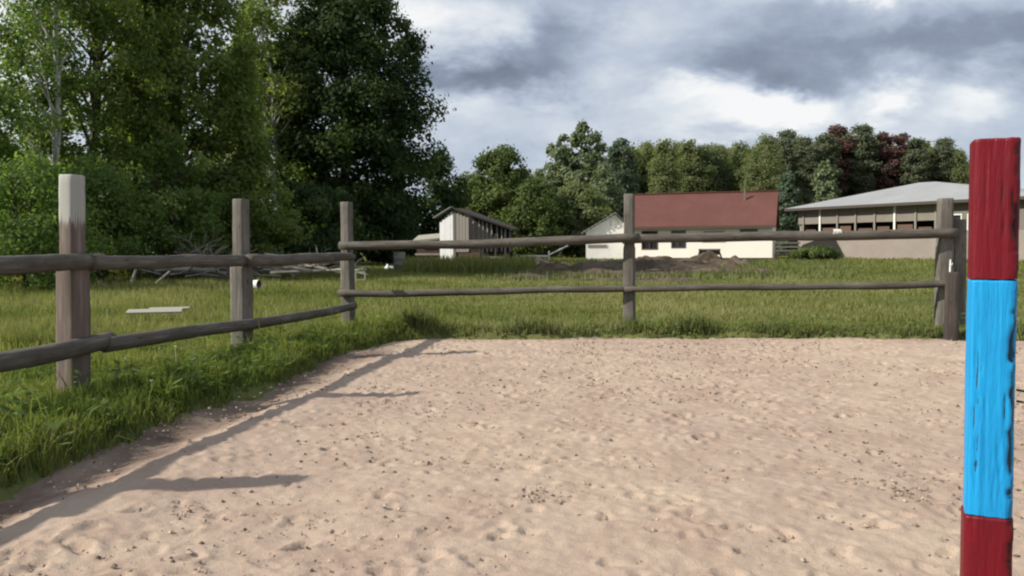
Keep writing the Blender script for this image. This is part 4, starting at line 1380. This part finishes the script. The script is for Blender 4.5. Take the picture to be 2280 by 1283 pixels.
bm_ = [branch_mesh(500 + k, 1.9, 0.042, M['branch']) for k in range(4)] + [branch_mesh(510 + k, 2.2, 0.035, M['pale_wood']) for k in range(3)]
q = np.random.default_rng(66)
def lay(me, p, yaw, tilt, s, label, group):
    o = link('dead_branch', me, None, tuple(p))
    o.rotation_euler = (0, -tilt, yaw)
    o.scale = (s, s, s)
    return tag(o, label, 'branch', group)
lab1 = 'grey dead branch in the tangle left of the middle post'
lab2 = 'bleached dead branch in the tangle between the middle and corner posts'
for k in range(28):
    D = q.uniform(25, 30)
    p = P(q.uniform(330, 520), 0, D)
    p[2] = float(ground_z(p[0], p[1])) + q.uniform(0.25, 0.85)
    lay(bm_[int(q.integers(0, 4))], p, q.uniform(0, 6.28), q.uniform(-.1, .55), q.uniform(.5, .95), lab1, 'dead branches of the grey tangle')
for k in range(28):
    D = q.uniform(27, 33)
    p = P(q.uniform(590, 735), 0, D)
    p[2] = float(ground_z(p[0], p[1])) + q.uniform(0.22, 0.60)
    lay(bm_[4 + int(q.integers(0, 3))] if k % 3 else bm_[k % 4], p, q.uniform(0, 6.28), q.uniform(-.1, .3), q.uniform(.5, .95), lab2, 'bleached branches of the tangle')
def stick(px0, py0, px1, py1, D, r, m, label, name='fallen_pole', cat='pole', dd=0.0):
    a, b = P(px0, py0, D), P(px1, py1, D + dd)
    c = (a + b) / 2
    t = MB().tube(np.linspace(a, b, 7) - c, np.linspace(r, r * .7, 7), 8, .08, 0, int(px0)).build(name, m, None, True, tuple(c))
    return tag(t, label, cat)
stick(287, 640, 303, 594, 24, .045, M['pale_wood'], 'pale stake leaning upright left of the branch tangle', 'leaning_stake', 'stake')
stick(338, 634, 378, 600, 24.5, .045, M['pale_wood'], 'pale stake leaning steeply over the branch tangle', 'leaning_stake', 'stake')
stick(660, 601, 815, 599, 28, .04, M['pale_wood'], 'long straight pale pole lying level past the corner post')
stick(585, 597, 690, 606, 28, .04, M['pale_wood'], 'long pale pole slanting over the bleached tangle', dd=1)
stick(209, 634, 226, 618, 24, .03, M['branch'], 'short forked stick beside the pale topped post', 'leaning_stake', 'stake')
q = np.random.default_rng(67)
for k in range(32):
    left_ = k < 16
    D = q.uniform(26, 31)
    px = q.uniform(350, 500) if left_ else q.uniform(600, 745)
    p = P(px, 0, D)
    L, r_ = q.uniform(1.0, 2.4), q.uniform(.045, .085)
    yaw, tilt = q.normal(0, .5), q.normal(0, .12)
    z = float(ground_z(p[0], p[1])) + q.uniform(.25, .80)
    a_ = np.array([math.cos(yaw) * math.cos(tilt), math.sin(yaw) * math.cos(tilt), math.sin(tilt)]) * L / 2
    t = MB().tube(np.linspace(-a_, a_, 7), np.linspace(r_, r_ * .8, 7), 9, .08, 0, k).build('weathered_log', M['branch'] if k % 4 else M['pale_wood'], None, True, (p[0], p[1], z))
    tag(t, 'weathered grey log in the heap left of the middle post' if left_ else 'weathered log in the heap between the middle and corner posts', 'log', 'weathered logs of the left heap' if left_ else 'weathered logs of the right heap')
fr = thing('pole_frame', 'pale square pole frame just right of the corner post', 'frame', tuple(P(802, 635, 27)))
mb = MB()
w_, hh_ = 0.30, 0.42
mb.bar((-w_ / 2, 0, 0), (-w_ / 2, 0, hh_), .04, .04).bar((w_ / 2, 0, 0), (w_ / 2, 0, hh_), .04, .04).bar((-w_ / 2, 0, hh_ + .02), (w_ / 2, 0, hh_ + .02), .04, .04)
mb.bar((-w_ / 2, 0, .2), (w_ / 2, 0, .2), .03, .03)
mb.build('frame', M['pale_wood'], fr)
# white bucket on its side
bk = thing('bucket', 'white bucket tipped over behind the middle post', 'bucket', (*P(566, 638, 22.5)[:2], 0.06), R(68))
s = MB()
s.tube([(0, .16, .13), (0, .0, .13), (0, -.16, .13)], [.10, .115, .13], 20, cap=False)
s.tube([(0, .158, .13), (0, .15, .13)], [.10, .098], 20)
s.build('shell', M['white_plastic'], bk, True)
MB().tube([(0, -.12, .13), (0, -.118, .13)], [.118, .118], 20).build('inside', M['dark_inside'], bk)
# grey barrel
bl = thing('barrel', 'grey metal barrel standing in the grass right of the corner post', 'barrel', (*spot(890, 40)[:2], 0))
MB().tube([(0, 0, 0), (0, 0, .03), (0, 0, .28), (0, 0, .30), (0, 0, .32), (0, 0, .56), (0, 0, .58), (0, 0, .60), (0, 0, .85), (0, 0, .88)],
          [.27, .28, .275, .29, .275, .275, .29, .275, .275, .28], 24).build('body', M['barrel'], bl, True)
MB().tube([(.12, .05, .885), (.12, .05, .90)], .035, 10).build('bung', M['metal_dark'], bl)
# pale board in the grass
pb = spot(345, 12.6)
bd = thing('board', 'pale weathered board lying in the grass behind the left fence', 'board', (pb[0], pb[1], pb[2] + .20), R(14))
bd.rotation_euler.x = 0.16
MB().box(-.40, .36, -.11, .11, 0, .022).build('plank', M['pale_wood'], bd)
MB().box(-.12, .44, .12, .22, -.005, .018).build('plank', M['pale_wood'], bd)
# bright rubble beside the lean-to
q = np.random.default_rng(31)
for k in range(9):
    px = q.uniform(862, 940)
    D = q.uniform(38, 42)
    s_ = q.uniform(.08, .18)
    V = oct_v * q.uniform(.6, 1.3, (6, 1)) * s_
    p = spot(px, D)
    tag(link('stone_block', mesh('stone_block', V, oct_f, M['white_shed']), None, (p[0], p[1], p[2] + s_ * .4 + (0.9 if k % 3 == 0 else 0.15) * (k < 0))),
        'pale broken block in the rubble left of the lean to', 'rubble', 'pale blocks of rubble')

# table before the house, slatted bench, white rail
tb = thing('table', 'brown wooden table in front of the white house', 'table', (*P(1580, 583, 56)[:2], 0), R(-14))
for k in range(3):
    MB().box(-.72, .72, -.36 + .25 * k, -.36 + .25 * k + .22, .80, .84).build('plank', M['brown_board'], tb)
MB().box(-.68, .68, -.37, -.33, .45, .79).build('apron', M['brown_board'], tb)
for sx in (-1, 1):
    for sy in (-1, 1):
        MB().bar((sx * .85, sy * .33, 0), (sx * .58, sy * .28, .80), .08, .08).build('leg', M['dark_wood'], tb)
bn = thing('slatted_bench', 'dark slatted bench between the white house and the low building', 'bench', (*P(1752, 586, 57)[:2], 0), R(-12))
for z in (.35, .62, .88, 1.14):
    MB().box(-.85, .85, -.03, .02, z, z + .12).build('slat', M['grey_board'], bn)
for k in range(3):
    MB().box(-.85, .85, -.45 + .14 * k, -.45 + .14 * k + .11, .42, .46).build('slat', M['dark_wood'], bn)
for sx in (-1, 1):
    MB().box(sx * .7 - .05, sx * .7 + .05, .03, .10, 0, 1.28).build('leg', M['dark_wood'], bn)
    MB().box(sx * .7 - .05, sx * .7 + .05, -.45, -.38, 0, .41).build('leg', M['dark_wood'], bn)
wr = thing('white_rail', 'white pipe rail with a raised sloping end near the barn', 'rail', (*P(1190, 578, 58)[:2], 0))
MB().tube([(-.95, 0, .42), (.95, 0, .40)], .055, 8).build('rail', M['white_plastic'], wr, True)
MB().tube([(1.0, 0, 0), (1.0, 0, .75)], .05, 8).build('leg', M['white_plastic'], wr, True)
MB().tube([(-.9, 0.1, 0), (-.9, 0.1, .45)], .05, 8).build('leg', M['white_plastic'], wr, True)
MB().tube([(1.05, 0, .5), (2.3, 0, 1.12)], .05, 8).build('sloping_rail', M['white_plastic'], wr, True)

# small flowers in the near grass
q = np.random.default_rng(14)
V_, n = [], 0
mb = MB()
for (px, py) in ((385, 768), (235, 686), (424, 797), (590, 690), (330, 845), (90, 905), (640, 760), (470, 815)):
    D = (EYE - 0.22) * F / (py - HOR)
    p = P(px, py, D)
    for k in range(6):
        a = k * 1.047
        mb.add([p, p + np.array([math.cos(a), math.sin(a), .25]) * .016, p + np.array([math.cos(a + .6), math.sin(a + .6), .3]) * .016], [], [(0, 1, 2)])
    gz = float(ground_z(p[0], p[1]))
    if p[2] - gz > .02:
        mb.bar(tuple(p), (p[0] + .01, p[1], gz), .003, .003)
tag(mb.build('wild_flowers', M['petal']), 'tiny white flowers dotted through the grass by the left fence', 'flowers', kind='stuff')
